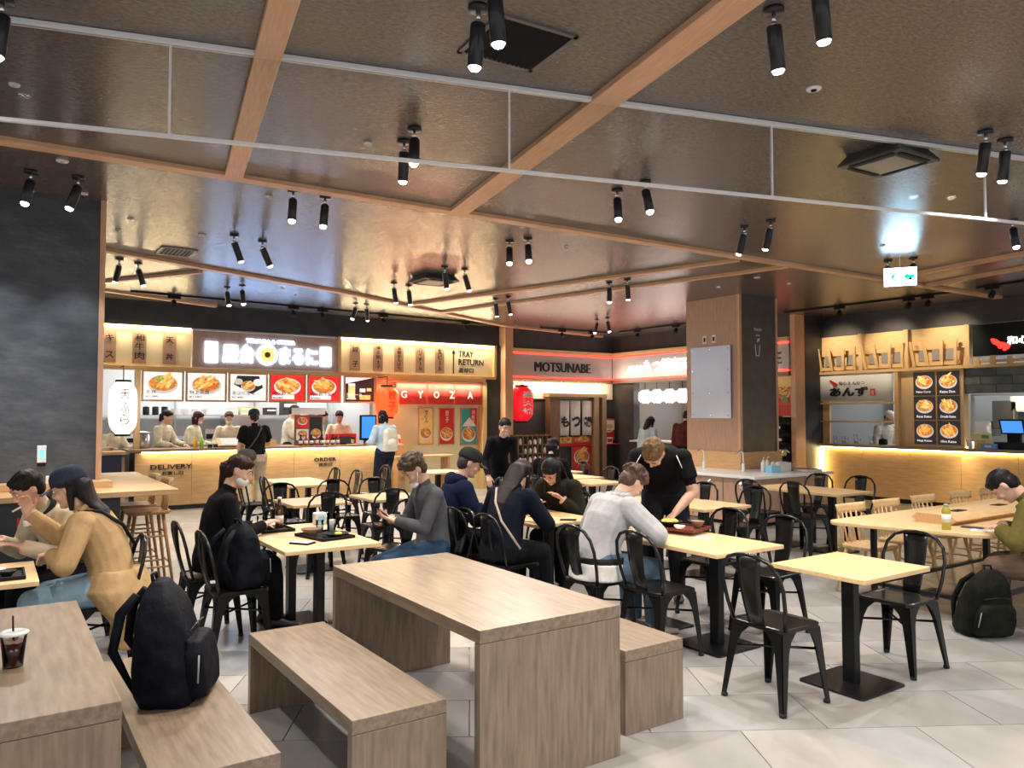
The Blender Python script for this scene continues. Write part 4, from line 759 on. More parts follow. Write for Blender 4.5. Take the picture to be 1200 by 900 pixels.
SPL = [((1.89, 3.08), -.02, 0, 'large spotlight left of the near ceiling grille, lower of its pair'), ((1.83, 2.84), .02, 0, 'large spotlight beside the near ceiling grille, cut by the top edge of the frame'),
 ((2.40, 4.92), -.01, -.0, 'spotlight behind the glass barrier below the faint reflection, left of its pair'), ((2.35, 4.66), .01, -.12, 'spotlight behind the glass barrier facing the viewer, right of its pair'),
 ((4.47, 4.97), 0, -.10, 'lit spotlight right of the long oak strip, left of its pair'), ((4.50, 4.65), .03, -.10, 'lit spotlight right of the long oak strip, right of its pair'),
 ((2.14, 6.57), .01, -.08, 'spotlight just below the long front strip above the logo sign, left of its pair'), ((2.44, 6.60), 0, -.08, 'spotlight just below the long front strip above the logo sign, right of its pair'),
 ((2.15, 8.58), .08, .06, 'tilted black spotlight over the blue ceiling sheen, left of its pair'), ((2.49, 8.70), .10, .06, 'tilted black spotlight over the blue ceiling sheen, right of its pair'),
 ((1.29, 10.73), -.07, .02, 'spotlight nearest the slate wall edge above the dish tags, left of its pair'), ((1.53, 10.89), .07, .05, 'spotlight above the dish tags tilted right, right of its pair'),
 ((2.96, 12.19), .05, -.03, 'spotlight in front of the logo sign, left of its pair'), ((3.11, 11.90), .04, -.03, 'spotlight in front of the logo sign, right of its pair'),
 ((4.92, 10.40), .03, .05, 'spotlight left of the ceiling cassette, left of its pair'), ((5.20, 10.48), .03, .05, 'spotlight left of the ceiling cassette, right of its pair'),
 ((4.93, 8.87), .03, .04, 'spotlight overlapping the small ceiling cassette, left of its pair'), ((5.24, 8.88), .08, .04, 'tilted spotlight right of the small ceiling cassette'),
 ((4.80, 7.14), 0, -.12, 'glowing spotlight at mid ceiling above the gyoza sign, left of its pair'), ((4.90, 6.92), .01, -.12, 'glowing spotlight at mid ceiling above the gyoza sign, right of its pair'),
 ((7.05, 10.91), .03, .04, 'spotlight between the two far strips, left of its pair'), ((7.09, 10.59), .05, .04, 'spotlight between the two far strips, right of its pair'),
 ((5.28, 12.72), -.06, -.05, 'glowing spotlight over the gyoza dish tags, left of its pair'), ((5.48, 12.71), .02, .05, 'dark spotlight over the gyoza dish tags, right of its pair'),
 ((7.57, 8.60), 0, -.02, 'spotlight left of the column top, left of its pair'), ((7.60, 8.24), .02, .03, 'spotlight left of the column top, right of its pair'),
 ((10.33, 12.11), -.07, -.04, 'small glowing spotlight over the hotpot stall, left of its pair'), ((10.32, 11.78), .04, -.04, 'small glowing spotlight over the hotpot stall, right of its pair'),
 ((6.45, 5.21), -.07, .03, 'spotlight tilted left above the column, left of its pair'), ((6.47, 4.90), -.06, .03, 'spotlight tilted left above the column, right of its pair'),
 ((5.64, 2.50), -.03, .02, 'spotlight crossing the white rail at the right, left of its pair'), ((5.93, 2.50), -.02, .02, 'spotlight crossing the white rail at the right, right of its pair'),
 ((8.49, 3.53), -.01, -.08, 'glowing spotlight at the right frame edge under the glass barrier'), ((3.08, 2.30), .03, .02, 'large steel-edged spotlight at the top right, left of its pair'),
 ((3.00, 2.00), .03, .02, 'large spotlight at the top right cut by the frame edge'), ((9.41, 5.36), -.05, -.03, 'spotlight left of the green exit sign'), ((9.52, 5.09), -.08, -.02, 'spotlight right of the green exit sign'),
 ((0.0, 4.27), 0, -.04, 'spotlight at the far left edge of the picture'), ((.22, 7.22), 0, -.09, 'glowing spotlight before the slate wall, left of its pair'), ((.55, 7.18), -.04, -.09, 'glowing spotlight before the slate wall, right of its pair')]
for i, ((x, y), dx, df, lab) in enumerate(SPL):
    o = place(sp, i == 0, (x, y, CH), 0, lab)
    v = RT * dx + FWD * df + Vector((0, 0, -.26))
    q = (-v).to_track_quat('Z', 'Y')
    b = [c for c in o.children if c.name.startswith('barrel')][0]; b.rotation_mode = 'QUATERNION'; b.rotation_quaternion = q
# light wash on the slate wall
for x in (.05, .60):
    l = bpy.data.lights.new('wall_wash', 'SPOT'); l.energy = 30; l.spot_size = radians(48); l.spot_blend = .8; l.color = (.9, .95, 1)
    o = bpy.data.objects.new('wall_wash', l); COL.objects.link(o); o.location = (x, 7.2, 3.3); o.rotation_euler = Vector((0, .5, -.85)).to_track_quat('-Z', 'Y').to_euler()
def track(name, a, b, lab, heads, hl):
    a = Vector(a); b = Vector(b); L = (b - a).length; an = math.atan2(b.y - a.y, b.x - a.x)
    t = thing(name, lab, 'light track', (a.x, a.y, CH), an); MB().box(0, L, -.017, .017, -.03, 0).build('rail', M_black, t)
    for k in (0, L): MB().box(k - .02, k + .02, -.02, .02, -.034, 0).build('end_cap', M_black, t)
    for i, s in enumerate(heads):
        p = a + (b - a) * s; h = thing('track_light', hl[i], 'track light', (p.x, p.y, CH - .03), an)
        MB().box(-.10, .10, -.018, .018, -.045, 0).build('gear_box', M_black, h); MB().tube([(0, 0, -.045), (0, 0, -.085)], .01, 6).build('stem', M_black, h)
        T = Matrix.Translation((0, 0, -.11)) @ Matrix.Rotation(radians(-38), 4, 'X'); MB().lathe([(.02, .05), (.04, .03), (.045, -.06), (.035, -.06)], 14, T=T).build('head', M_black, h); MB().lathe([(.001, -.05), (.034, -.052)], 12, T=T).build('lens', glow('track_lens', (1, .9, .75), 3), h)
track('ceiling_track', (1.8, 13.4), (8.8, 13.95), 'thin black light track in front of the tempura stall', (.09, .38, .46, .64, .92), ['track light over the dish tags beside the slate wall', 'track light over the logo sign, left', 'track light over the logo sign, right', 'track light over the gyoza dish tags', 'track light above the tray return lettering'])
track('ceiling_track', (10.2, 13.9), (12.2, 13.9), 'short black light track in front of the MOTSUNABE fascia', (.3, .75), ['track light in front of the MOTSUNABE fascia, left', 'track light in front of the MOTSUNABE fascia, right'])
track('ceiling_track', (12.3, 13.6), (12.3, 9.6), 'black light track along the hotpot stall leading to the column', (.15, .45, .9), ['track light over the red corner sign, far one', 'track light over the glowing brush lettering', 'track light peeping out right of the column'])
track('ceiling_track', (12.55, 9.2), (12.65, 6.1), 'black light track in front of the cedar fascia', (.36, .76, .86), ['track light over the cedar fascia, far one', 'track light over the cedar fascia, middle one', 'track light with bright head over the cedar fascia'])
track('ceiling_track', (12.5, 5.7), (12.3, 3.6), 'black light track at the right frame edge over the dark signboard', (.1,), ['track light over the dark signboard'])
g = thing('ceiling_grille', 'large dark square air grille near the top of the picture', 'air grille', (2.25, 3.28, CH), radians(-4))
t = MB(); s = .235
for a in ((-s, s, -s, -s + .025), (-s, s, s - .025, s), (-s, -s + .025, -s, s), (s - .025, s, -s, s)): t.box(*a, -.012, 0)
t.build('frame', mat('dark_metal_frame', (.16, .15, .14), .4, .3), g); MB().box(-s + .02, s - .02, -s + .02, s - .02, -.003, -.001).build('recess', M_black, g)
for i in range(15):
    x = -s + .04 + i * .0285; T = Matrix.Translation((x, 0, -.008)) @ Matrix.Rotation(radians(40), 4, 'Y'); MB().box(-.009, .009, -s + .02, s - .02, -.001, .001, T=T).build('slat', M_black, g)
g = thing('ceiling_vent', 'flat white-edged air vent in the ceiling above the dish tags', 'air vent', (1.80, 9.88, CH), 0)
t = MB(); 
for a in ((-.2, .2, -.24, -.215), (-.2, .2, .215, .24), (-.2, -.175, -.24, .24), (.175, .2, -.24, .24)): t.box(*a, -.012, 0)
t.build('frame', mat('vent_frame', (.30, .28, .26), .4), g); MB().box(-.18, .18, -.22, .22, -.004, -.001).build('recess', M_black, g)
for i in range(8): MB().box(-.17 + i * .045, -.155 + i * .045, -.215, .215, -.01, -.004).build('slat', MATS['vent_frame'] if 0 else M_dark2, g)
def cassette(lab, loc, s, rz):
    g = thing('air_cassette', lab, 'air conditioner', (*loc, CH), rz); mm = mat('cassette_dark', (.07, .075, .07), .4); 
    T = MB(); T.rings([[(-s * .8, -s * .8, 0), (s * .8, -s * .8, 0), (s * .8, s * .8, 0), (-s * .8, s * .8, 0)], [(-s, -s, -.07), (s, -s, -.07), (s, s, -.07), (-s, s, -.07)], [(-s, -s, -.085), (s, -s, -.085), (s, s, -.085), (-s, s, -.085)]], 0, False, flip=True).build('housing', mm, g)
    MB().box(-s * .62, s * .62, -s * .62, s * .62, -.095, -.085).build('intake_panel', mat('cassette_panel', (.38, .34, .28), .5), g, .004)
    for r in range(4): MB().box(-s * .7, s * .7, -s * .88, -s * .74, -.092, -.085, T=Matrix.Rotation(r * pi / 2, 4, 'Z')).build('louver', M_black, g)
cassette('large dark ceiling cassette behind the glass barrier at the upper right', (5.52, 3.13), .25, radians(-3)); cassette('small distant ceiling cassette at mid ceiling behind a spotlight pair', (5.17, 9.63), .27, 0)
g = thing('exit_sign', 'glowing green and white exit sign with running figure hanging at the right', 'exit sign', (9.4, 5.2, CH - .36), radians(-56))
MB().box(-.19, .19, -.025, .025, 0, .24).build('housing', M_white, g, .004); MB().box(-.005, .005, -.005, .005, .24, .36).build('hanger', M_white, g)
WE = Wall('Y', -.026); t = MB(); WE.box(t, -.18, .18, .01, .23, 0, .002, 0); WE.box(t, -.14, -.03, .05, .19, .002, .004, 1)
WE.ell(t, -.065, .165, .012, .012, .004, .006, 2, n=8); WE.poly(t, [(-.10, .14), (-.07, .155), (-.06, .13), (-.08, .10), (-.05, .08), (-.055, .06), (-.09, .09), (-.115, .06), (-.125, .07), (-.10, .10)], .004, .006, 2)
WE.poly(t, [(.03, .12), (.09, .17), (.09, .14), (.16, .14), (.16, .10), (.09, .10), (.09, .07)], .002, .004, 2)
t.build('face', [glow('exit_white', (.45, .75, 1.0), 16), glow('exit_pale', (.9, 1, .95), 3), glow('exit_green', (.0, .45, .15), 2)], g)
DISC = [((4.04, 2.74), 'round ring fitting on the near right ceiling'), ((.41, 6.79), 'round disc fitting just behind the front strip at the far left'), ((.64, 7.70), 'disc fitting where the ceiling meets the slate wall'), ((1.86, 8.78), 'disc fitting left of the blue ceiling sheen'), ((1.11, 8.45), 'tiny disc above the slate wall edge, left'), ((1.07, 9.03), 'tiny disc above the slate wall edge, right'), ((5.53, 7.02), 'disc fitting at mid ceiling right of the glowing pair'), ((9.04, 7.09), 'large disc fitting above the column'), ((9.22, 7.95), 'disc above the column, left of the large one'), ((9.86, 7.15), 'disc above the column, right of the large one'), ((2.02, 6.88), 'disc just below the front strip near the centre left'), ((4.09, 12.35), 'recessed disc in the blue sheen, right'), ((3.70, 11.8), 'recessed disc in the blue sheen, left'), ((.07, 5.36), 'disc seen through the glass barrier at the far left'), ((8.5, 4.9), 'small disc far right before the cutlet stall'), ((2.2, 5.1), 'disc behind the glass barrier beside the hanging pair')]
for i, ((x, y), lab) in enumerate(DISC):
    g = thing('sprinkler_disc', lab, 'ceiling fitting', (x, y, CH)); r = .045 if i in (0, 1, 3, 7) else .03
    MB().lathe([(r, 0), (r, -.006), (r * .9, -.012)], 18).build('plate', M_white, g); MB().lathe([(r * .4, -.012), (r * .35, -.02)], 10).build('sensor', M_bowl if i else M_black, g)
# ------------------------------------------------------------------ furniture
def rsq(w, d, r, n=4):
    """rounded rectangle outline"""
    pts = []
    for cx, cy, a0 in ((w / 2 - r, d / 2 - r, 0), (-w / 2 + r, d / 2 - r, pi / 2), (-w / 2 + r, -d / 2 + r, pi), (w / 2 - r, -d / 2 + r, 1.5 * pi)):
        for i in range(n + 1): a = a0 + pi / 2 * i / n; pts.append((cx + r * cos(a), cy + r * sin(a)))
    return pts
def metal_chair():
    """steel cafe chair, front towards +Y, origin on the floor under the seat centre"""
    t = thing('metal_chair', 'x', 'chair')
    s = MB(); o_ = rsq(.37, .36, .05); k = len(o_)
    rs = [[(x * .96, y * .96, .428) for x, y in o_], [(x, y, .432) for x, y in o_], [(x, y, .452) for x, y in o_], [(x * .95, y * .95, .456) for x, y in o_], [(x * .85, y * .85, .449) for x, y in o_]]
    s.rings(rs, 0, False); s.build('seat', M_blacks, t)
    for sx in (-1, 1):
        for sy in (-1, 1):
            L = MB(); fx, fy = sx * .215, sy * (.20 if sy > 0 else .225); tx, ty = sx * .175, sy * .17
            # two folded plates meeting along the corner edge, flared at the top like the pressed apron
            prof = [(0., .125), (.05, .075), (.11, .055), (.22, .045), (.36, .034), (.428, .028)]
            for ax in (0, 1):
                ring = []
                for q, w in prof:
                    z = .430 - q; f = q / .43; px = tx + (fx - tx) * f; py = ty + (fy - ty) * f
                    a = (px, py, z); b = (px - sx * w, py, z) if ax == 0 else (px, py - sy * w, z)
                    th = .006; c = (b[0], b[1] - sy * th, z) if ax == 0 else (b[0] - sx * th, b[1], z); d = (a[0], a[1] - sy * th, z) if ax == 0 else (a[0] - sx * th, a[1], z)
                    ring.append([a, b, c, d])
                L.rings(ring, 0, False, flip=(sx * sy > 0) ^ (ax == 1))
            lg = L.build('leg', M_blacks, t)
            MB().lathe([(.012, 0), (.019, .003), (.019, .018), (.013, .024)], 8, c=(fx - sx * .014, fy - sy * .014, 0)).build('foot_cap', M_rubber, lg)
    # crossed braces under the seat, side stretchers
    MB().tube([(-.17, -.17, .30), (.17, .17, .30)], .008, 6).build('brace', M_blacks, t)
    MB().tube([(-.17, .17, .30), (.17, -.17, .30)], .008, 6).build('brace', M_blacks, t)
    # hoop
    pts = [(-.178, -.150, .445), (-.20, -.178, .56), (-.208, -.205, .68), (-.19, -.225, .765), (-.14, -.238, .822), (-.07, -.243, .846), (0, -.245, .852)]
    pts = pts + [(-x, y, z) for x, y, z in reversed(pts[:-1])]
    MB().tube(pts, .0115, 8).build('back_hoop', M_blacks, t)
    g = MB(); g.grid(lambda u, v: (((u - .5) * (.112 + .055 * v), -.168 - .072 * v - .018 * sin(pi * v) - .012 * (1 - (2 * u - 1) ** 2), .452 + .392 * v), (0, -1, -.2)), 4, 6, .004); g.build('back_splat', M_blacks, t)
    return t
CHN = [0]
chair0 = metal_chair()
def chair(x, y, face, lab, group='black metal chairs', rot=0.):
    """x, y = centre of the seat"""
    o = place(chair0, CHN[0] == 0, (x, y, 0), (FACE[face] if isinstance(face, str) else face) + radians(rot), lab, group); CHN[0] += 1; return o
def back(x, y, face):
    """seat centre from the top of the back"""
    d = {'+X': (.245, 0), '-X': (-.245, 0), '+Y': (0, .245), '-Y': (0, -.245)}[face]; return x + d[0], y + d[1]
CH_L = [
 (3.80, 2.88, '+X', 'black metal chair nearest the viewer at the left of the front single table', 0), (4.95, 2.80, '-X', 'black metal chair at the right of the front single table', 0),
 (*back(5.147, 3.783, '-X'), '-X', 'black metal chair behind the front single table with worn brown splat', 4), (*back(5.168, 4.353, '-X'), '-X', 'black metal chair tucked at the far side of the tray table behind its empty end', 0),
 (*back(3.441, 4.333, '+X'), '+X', 'black metal chair carrying the woman in the fuzzy grey sweater', 0), (*back(3.611, 3.87, '+X'), '+X', 'empty black metal chair with teal cloth, right beside the grey sweater woman', 0),
 (*back(7.598, 6.139, '+X'), '+X', 'black metal chair by the wash counter, nearer side of the end table, left one', 0), (*back(6.977, 5.507, '-X'), '-X', 'black metal chair with broad splat overlapping another in front of the wash counter', 0),
 (*back(7.756, 5.613, '+X'), '+X', 'black metal chair on the near side of the end table, right of the overlapping pair', 0), (*back(9.156, 6.203, '-X'), '-X', 'black metal chair on the far side of the end table, left one', 0),
 (*back(9.216, 5.657, '-X'), '-X', 'black metal chair on the far side of the end table, right one', 0), (*back(6.915, 6.183, '-X'), '-X', 'black metal chair just right of the bending waiter', 0),
 (*back(2.841, 7.50, '+Y'), '+Y', 'black metal chair on the near side of the long table, behind the drinking glass', 0), (*back(3.552, 7.50, '+Y'), '+Y', 'black metal chair on the near side of the long table beside the curly-haired man', 0),
 (2.753, 8.56, '-Y', 'black metal chair on the far side of the long table, leftmost', 0), (3.44, 8.70, '-Y', 'black metal chair on the far side of the long table, middle', 0), (3.96, 8.68, '-Y', 'black metal chair on the far side of the long table, rightmost', 0),
 (*back(2.722, 10.454, '+X'), '+X', 'black metal chair standing left of the rear table before the standing customer', 0), (*back(2.858, 9.85, '+X'), '+X', 'black metal chair left of the rear table, nearer one', 0),
 (*back(4.238, 10.897, '-X'), '-X', 'steel-grey looking chair right of the rear table below the ORDER lettering, left one', 0), (*back(4.328, 10.296, '-X'), '-X', 'steel-grey looking chair right of the rear table below the ORDER lettering, right one', 0),
 (*back(5.048, 10.912, '-X'), '-X', 'chair standing before the white backpack customer', 0), (3.02, 6.38, '-X', 'black metal chair behind the phone of the curly-haired man', 20),
 (3.08, 5.62, '-X', 'black metal chair carrying the curly-haired man', 0), (*back(1.135, 6.103, '+X'), '+X', 'black metal chair carrying the ponytailed woman', 0), (*back(1.184, 5.52, '+X'), '+X', 'black metal chair holding a black backpack on its seat', 0),
 (.60, 5.57, '-X', 'black metal chair carrying the woman in the tan trench coat', 0), (.54, 6.27, '-X', 'black metal chair carrying the person beyond the trench coat woman', 0),
 (3.50, 5.72, '+X', 'black metal chair carrying the man in the dark cap', 0), (3.50, 5.20, '+X', 'black metal chair carrying the long-haired woman', 0), (4.78, 6.12, '-X', 'black metal chair carrying the woman with glasses', 0),
 (5.52, 8.01, '+X', 'black metal chair in front of the smiling woman', 0), (6.10, 8.15, '+X', 'black metal chair carrying the dark-haired diner by the grid rack', 0),
 (*back(8.288, 10.725, '-X'), '-X', 'bluish-looking chair before the timber doorway, left one', 0), (*back(8.157, 9.947, '-X'), '-X', 'bluish-looking chair before the timber doorway, middle one in front of the red poster', 0), (*back(7.736, 8.749, '-X'), '-X', 'bluish-looking chair left of the waiter, at the red menu poster', 0)]
for x, y, fc, lab, r in CH_L: chair(x, y, fc, lab, rot=r)

def cafe_table():
    t = thing('cafe_table', 'x', 'table')
    s = MB().box(-.31, .31, -.35, .35, .692, .72); s.build('tabletop', M_top['y'], t, .003)
    MB().box(-.042, .042, -.03, .03, .012, .692).build('post', M_blackm, t, .004)
    MB().prism(rsq(.43, .46, .025), .0, .014).build('base_plate', M_blackm, t, .003)
    MB().box(-.2, .2, -.02, .02, .672, .692).build('top_bracket', M_blackm, t)
    return t
tab0 = cafe_table(); TBN = [0]
def table(x, y, lab, rz=0., group='light wood cafe tables on black posts'):
    # local x extent .62, y extent .70
    o = place(tab0, TBN[0] == 0, (x, y, 0), rz, lab, group); TBN[0] += 1; return o
q90 = pi / 2
for x, y, rz, lab in ((4.39, 2.78, q90, 'single light wood table nearest the viewer, standing alone at the front right'),
    (4.32, 3.77, q90, 'light wood table with a white slip on it, nearest half beside the waiter'), (4.32, 4.40, q90, 'light wood table under the food tray the waiter sets down'),
    (2.00, 5.46, q90, 'light wood table half with dark dishes in front of the curly-haired man'), (2.00, 6.09, q90, 'light wood table half with the brown beer bottle'),
    (2.85, 8.02, 0, 'left half of the empty long table in front of the counter'), (3.72, 8.02, 0, 'right half of the empty long table behind the curly-haired man'),
    (3.52, 10.05, q90, 'rear pale table below the ORDER lettering, nearer half'), (3.52, 10.70, q90, 'rear pale table below the ORDER lettering, farther half'),
    (4.13, 5.52, q90, 'light wood table between the long-haired woman and the woman with glasses'), (4.13, 6.16, q90, 'light wood table in front of the man in the dark cap'),
    (6.07, 5.45, q90, 'light wood table just right of the waiter, nearer half'), (6.05, 6.08, q90, 'light wood table just right of the waiter, farther half'),
    (8.38, 5.52, q90, 'light wood table before the oak counter, nearer half'), (8.38, 6.15, q90, 'light wood table before the oak counter, farther half'),
    (6.85, 8.15, 0, 'light wood table right of the woman with glasses'), (7.55, 9.95, q90, 'distant light wood table before the timber doorway'), (7.15, 8.95, 0, 'distant light wood table left of the waiter')):
    table(x, y, lab, rz)
t_ = thing('cafe_table', 'light wood table of the trench coat woman, cut by the left frame edge', 'table', (-.35, 5.40, 0), 0, 'light wood cafe tables on black posts')
MB().box(-.75, .59, -.36, .35, .692, .72).build('tabletop', M_top['x'], t_, .003); MB().box(-.042, .042, -.03, .03, .012, .692).build('post', M_blackm, t_, .004); MB().prism(rsq(.43, .46, .025), .0, .014).build('base_plate', M_blackm, t_, .003)
t_ = thing('cafe_table', 'distant light wood table before the gyoza posters', 'table', (6.0, 11.0, 0), 0, 'light wood cafe tables on black posts')
MB().box(-.35, .35, -.31, .31, .692, .72).build('tabletop', M_top['x'], t_, .003); MB().box(-.042, .042, -.03, .03, .012, .692).build('post', M_blackm, t_, .004); MB().prism(rsq(.43, .46, .025), .0, .014).build('base_plate', M_blackm, t_, .003)
t_ = thing('chair', 'x', 'x'); bpy.data.objects.remove(t_)

def slab_bench(name, lab, cat, x0, x1, y0, y1, h, th=.058, leg=.045, inset=.0, group=None):
    cx, cy = (x0 + x1) / 2, (y0 + y1) / 2; w, d = (x1 - x0) / 2, (y1 - y0) / 2
    t = thing(name, lab, cat, (cx, cy, 0), 0, group)
    MB().box(-w, w, -d, d, h - th, h).build('tabletop' if h > .6 else 'seat', M_grey['y'], t, .0025)
    for s in (-1, 1): MB().box(-w + inset, w - inset, s * d, s * (d - leg), 0, h - th - .002).build('end_panel', M_grey['z'], t, .0025)
    return t
slab_bench('slab_table', 'big greige oak slab table with panel ends in the centre foreground', 'table', 1.75, 2.55, 2.83, 4.54, .72)
slab_bench('slab_bench', 'greige oak bench standing left of the central slab table', 'bench', 1.21, 1.64, 2.92, 4.40, .43)
slab_bench('slab_bench', 'greige oak bench mostly hidden behind the right side of the central slab table', 'bench', 2.72, 3.14, 2.98, 4.45, .43)
slab_bench('slab_table', 'greige oak slab table at the lower left corner with a drink on it', 'table', -.45, .37, 2.80, 4.42, .72)
slab_bench('slab_bench', 'greige oak bench under the upright black backpack at the lower left', 'bench', .47, .89, 2.80, 4.30, .43)

# bar table in front of the slate wall, with stools
b = thing('bar_table', 'high light oak bar table running along the slate wall', 'bar table', (.2, 7.5, 0))
def bf(mb, n, m, bv=0.): return fin(mb, n, m, b, bv)
bf(MB().box(-2.5, 1.35, 7.12, 7.88, .955, 1.0).box(.845, 1.35, 7.88, 9.5, .955, 1.0), 'worktop', M_oak['x'], .003)
bf(MB().box(-2.5, .90, 7.62, 7.88, 1.0, 1.055), 'raised_ledge', M_oak['x'], .003); bf(MB().box(-2.5, .92, 7.28, 7.32, 0, .955), 'dark_front_panel', M_dark); bf(MB().box(1.0, 1.04, 8.3, 9.4, 0, .955), 'support_panel', M_dark)
q = thing('power_adapter', 'white plug adapter with a tangled white cable on the bar ledge', 'charger', (.42, 7.72, 1.055)); MB().box(-.025, .025, -.02, .02, 0, .06).build('adapter', M_white, q, .005)
pts = [(.02, 0, .05), (.05, 0, .09), (.09, .01, .07), (.08, 0, .03), (.13, -.01, .05), (.19, 0, .04), (.21, -.02, .01), (.15, -.03, .008), (.10, -.02, .03), (.14, .0, .008), (.22, -.06, -.04 + .05)]
MB().tube(pts, .005, 6).build('cable', M_white, q)
q = thing('wall_terminal', 'small white wall device with green display on the slate wall', 'wall device', (.37, 7.9, 1.22)); MB().box(-.035, .035, -.02, 0, 0, .15).build('housing', M_white, q, .004); MB().box(-.022, .022, -.022, -.02, .04, .12).build('display', glow('green_lcd', (.15, .6, .5), .8), q); MB().box(-.03, .03, -.02, 0, -.03, 0).build('bracket', M_black, q)
q = thing('red_wall_label', 'small red square label on the dark bar front behind the seated pair', 'label', (.22, 7.28, .72)); MB().box(-.035, .035, -.004, 0, 0, .10).build('plate', M_red, q); MB().box(-.02, .02, -.005, -.004, .03, .07).build('mark', M_rd, q)
M_stool = wood('stool_wood', (.36, .17, .06), (.50, .27, .11), 'z')
def bar_stool():
    t = thing('bar_stool', 'x', 'bar stool'); z = .74
    s = MB(); o_ = rsq(.40, .38, .08); s.rings([[(x * .93, y * .93, z - .035) for x, y in o_], [(x, y, z - .02) for x, y in o_], [(x, y, z - .004) for x, y in o_], [(x * .95, y * .95, z) for x, y in o_], [(x * .6, y * .6, z - .01) for x, y in o_]], 0, True); s.build('seat', M_stool, t)
    for sx in (-1, 1):
        for sy in (-1, 1): MB().tube([(sx * .13, sy * .12, z - .03), (sx * .215, sy * .21, 0)], [.018, .012], 8).build('leg', M_stool, t)
    f = lambda s_, zz: .13 + (.215 - .13) * (z - .03 - zz) / (z - .03)
    for zz in (.22, .50):
        for sx in (-1, 1): MB().tube([(sx * f(0, zz), -f(0, zz) * .96, zz), (sx * f(0, zz), f(0, zz) * .96, zz)], .009, 6).build('stretcher', M_stool, t)
        for sy in (-1, 1): MB().tube([(-f(0, zz), sy * f(0, zz) * .96, zz + .03), (f(0, zz), sy * f(0, zz) * .96, zz + .03)], .009, 6).build('stretcher', M_stool, t)
    for i in range(5): x = -.14 + .07 * i; MB().tube([(x, -.15, z - .01), (x * 1.15, -.19, z + .24)], .008, 6).build('spindle', M_pine['z'], t)
    g = MB(); g.grid(lambda u, v: (((u - .5) * .40, -.20 + .05 * (2 * u - 1) ** 2 - .02 * v, z + .22 + .07 * v), (0, -1, 0)), 10, 2, .018); g.build('top_rail', M_pine['x'], t)
    return t
st = bar_stool()
place(st, True, (1.24, 8.02, 0), FACE['-X'], 'light oak bar stool at the end of the bar table, nearer one', 'oak bar stools at the bar table'); place(st, False, (1.22, 8.62, 0), FACE['-X'], 'light oak bar stool at the end of the bar table, farther one', 'oak bar stools at the bar table')

# communal table with spindle chairs
def spindle_chair():
    t = thing('spindle_chair', 'x', 'chair'); z = .44; m = M_pine
    o_ = rsq(.42, .40, .10); MB().rings([[(x * .93, y * .93, z - .035) for x, y in o_], [(x, y, z - .018) for x, y in o_], [(x, y, z - .004) for x, y in o_], [(x * .95, y * .95, z) for x, y in o_], [(x * .6, y * .6, z - .01) for x, y in o_]], 0, True).build('seat', M_pine['x'], t)
    for sx in (-1, 1):
        for sy in (-1, 1): MB().tube([(sx * .15, sy * .14, z - .03), (sx * .215, sy * .215, 0)], [.02, .013], 8).build('leg', M_pine['z'], t)
    for sx in (-1, 1): MB().tube([(sx * .19, -.18, .2), (sx * .19, .18, .2)], .01, 6).build('stretcher', M_pine['y'], t)
    MB().tube([(-.19, 0, .2), (.19, 0, .2)], .01, 6).build('stretcher', M_pine['x'], t)
    for i in range(6): x = -.165 + .066 * i; MB().tube([(x, -.165, z - .01), (x * 1.15, -.225 + .02 * abs(i - 2.5) / 2.5, z + .28)], .0085, 6).build('spindle', M_pine['z'], t)
    MB().grid(lambda u, v: (((u - .5) * (.44 + .02 * v), -.24 + .06 * (2 * u - 1) ** 2 - .015 * v, z + .265 + .085 * v + .01 * (2 * u - 1) ** 2), (0, -1, 0)), 12, 3, .02).build('top_rail', M_pine['x'], t)
    return t
s0 = spindle_chair()
for i, (x, lab) in enumerate(((6.78, 'pale spindle-back chair at the far side of the communal table, leftmost'), (7.39, 'pale spindle-back chair at the far side of the communal table, second from left'), (8.08, 'pale spindle-back chair at the far side of the communal table, third from left'), (8.85, 'pale spindle-back chair at the far side of the communal table, left of the bottle'), (9.52, 'pale spindle-back chair peeping out beside the head of the man in olive'))):
    place(s0, i == 0, (x, 4.08, 0), FACE['-Y'], lab, 'pale spindle-back chairs at the communal table')
place(s0, False, (6.52, 2.38, 0), FACE['+Y'] + .3, 'pale wooden chair under the man in the olive jacket', 'pale spindle-back chairs at the communal table')
ct = thing('communal_table', 'long pale wood communal table with rounded corners and a raised outlet ridge', 'table', (7.9, 3.43, 0))
L = []
for cx, cy, r, a0 in ((9.85 - .2, 4.05 - .2, .2, 0), (6.02 + .14, 4.05 - .14, .14, 90), (6.25 + .25, 2.80 + .25, .25, 180), (9.85 - .2, 2.8 + .2, .2, 270)):
    for i in range(7): a = radians(a0 + 15 * i); L.append((cx + r * cos(a), cy + r * sin(a)))
fin(MB().prism(L, .69, .72), 'tabletop', M_top['x'], ct, .006)
hx = [(3.28, .72), (3.22, .76), (3.27, .80), (3.55, .80), (3.60, .76), (3.54, .72)]
fin(MB().rings([[(6.62, y, z) for y, z in hx], [(9.6, y, z) for y, z in hx]], 0, False), 'outlet_ridge', M_pine['x'], ct)
fin(MB().rings([[(6.612, y, z) for y, z in hx], [(6.62, y, z) for y, z in hx]], 0, False), 'ridge_end', M_oak['x'], ct)
for x in (7.02, 7.78, 8.6): fin(MB().box(x - .09, x + .09, 3.37, 3.45, .80, .804), 'outlet_plate', M_black, ct); [fin(MB().box(x + k, x + k + .04, 3.39, 3.43, .804, .806), 'socket', M_rubber, ct) for k in (-.06, .02)]
for x, y in ((6.45, 3.85), (6.62, 3.0), (9.4, 3.85), (9.4, 3.0)): fin(MB().box(x - .02, x + .02, y - .02, y + .02, 0, .69), 'leg', M_blackm, ct)
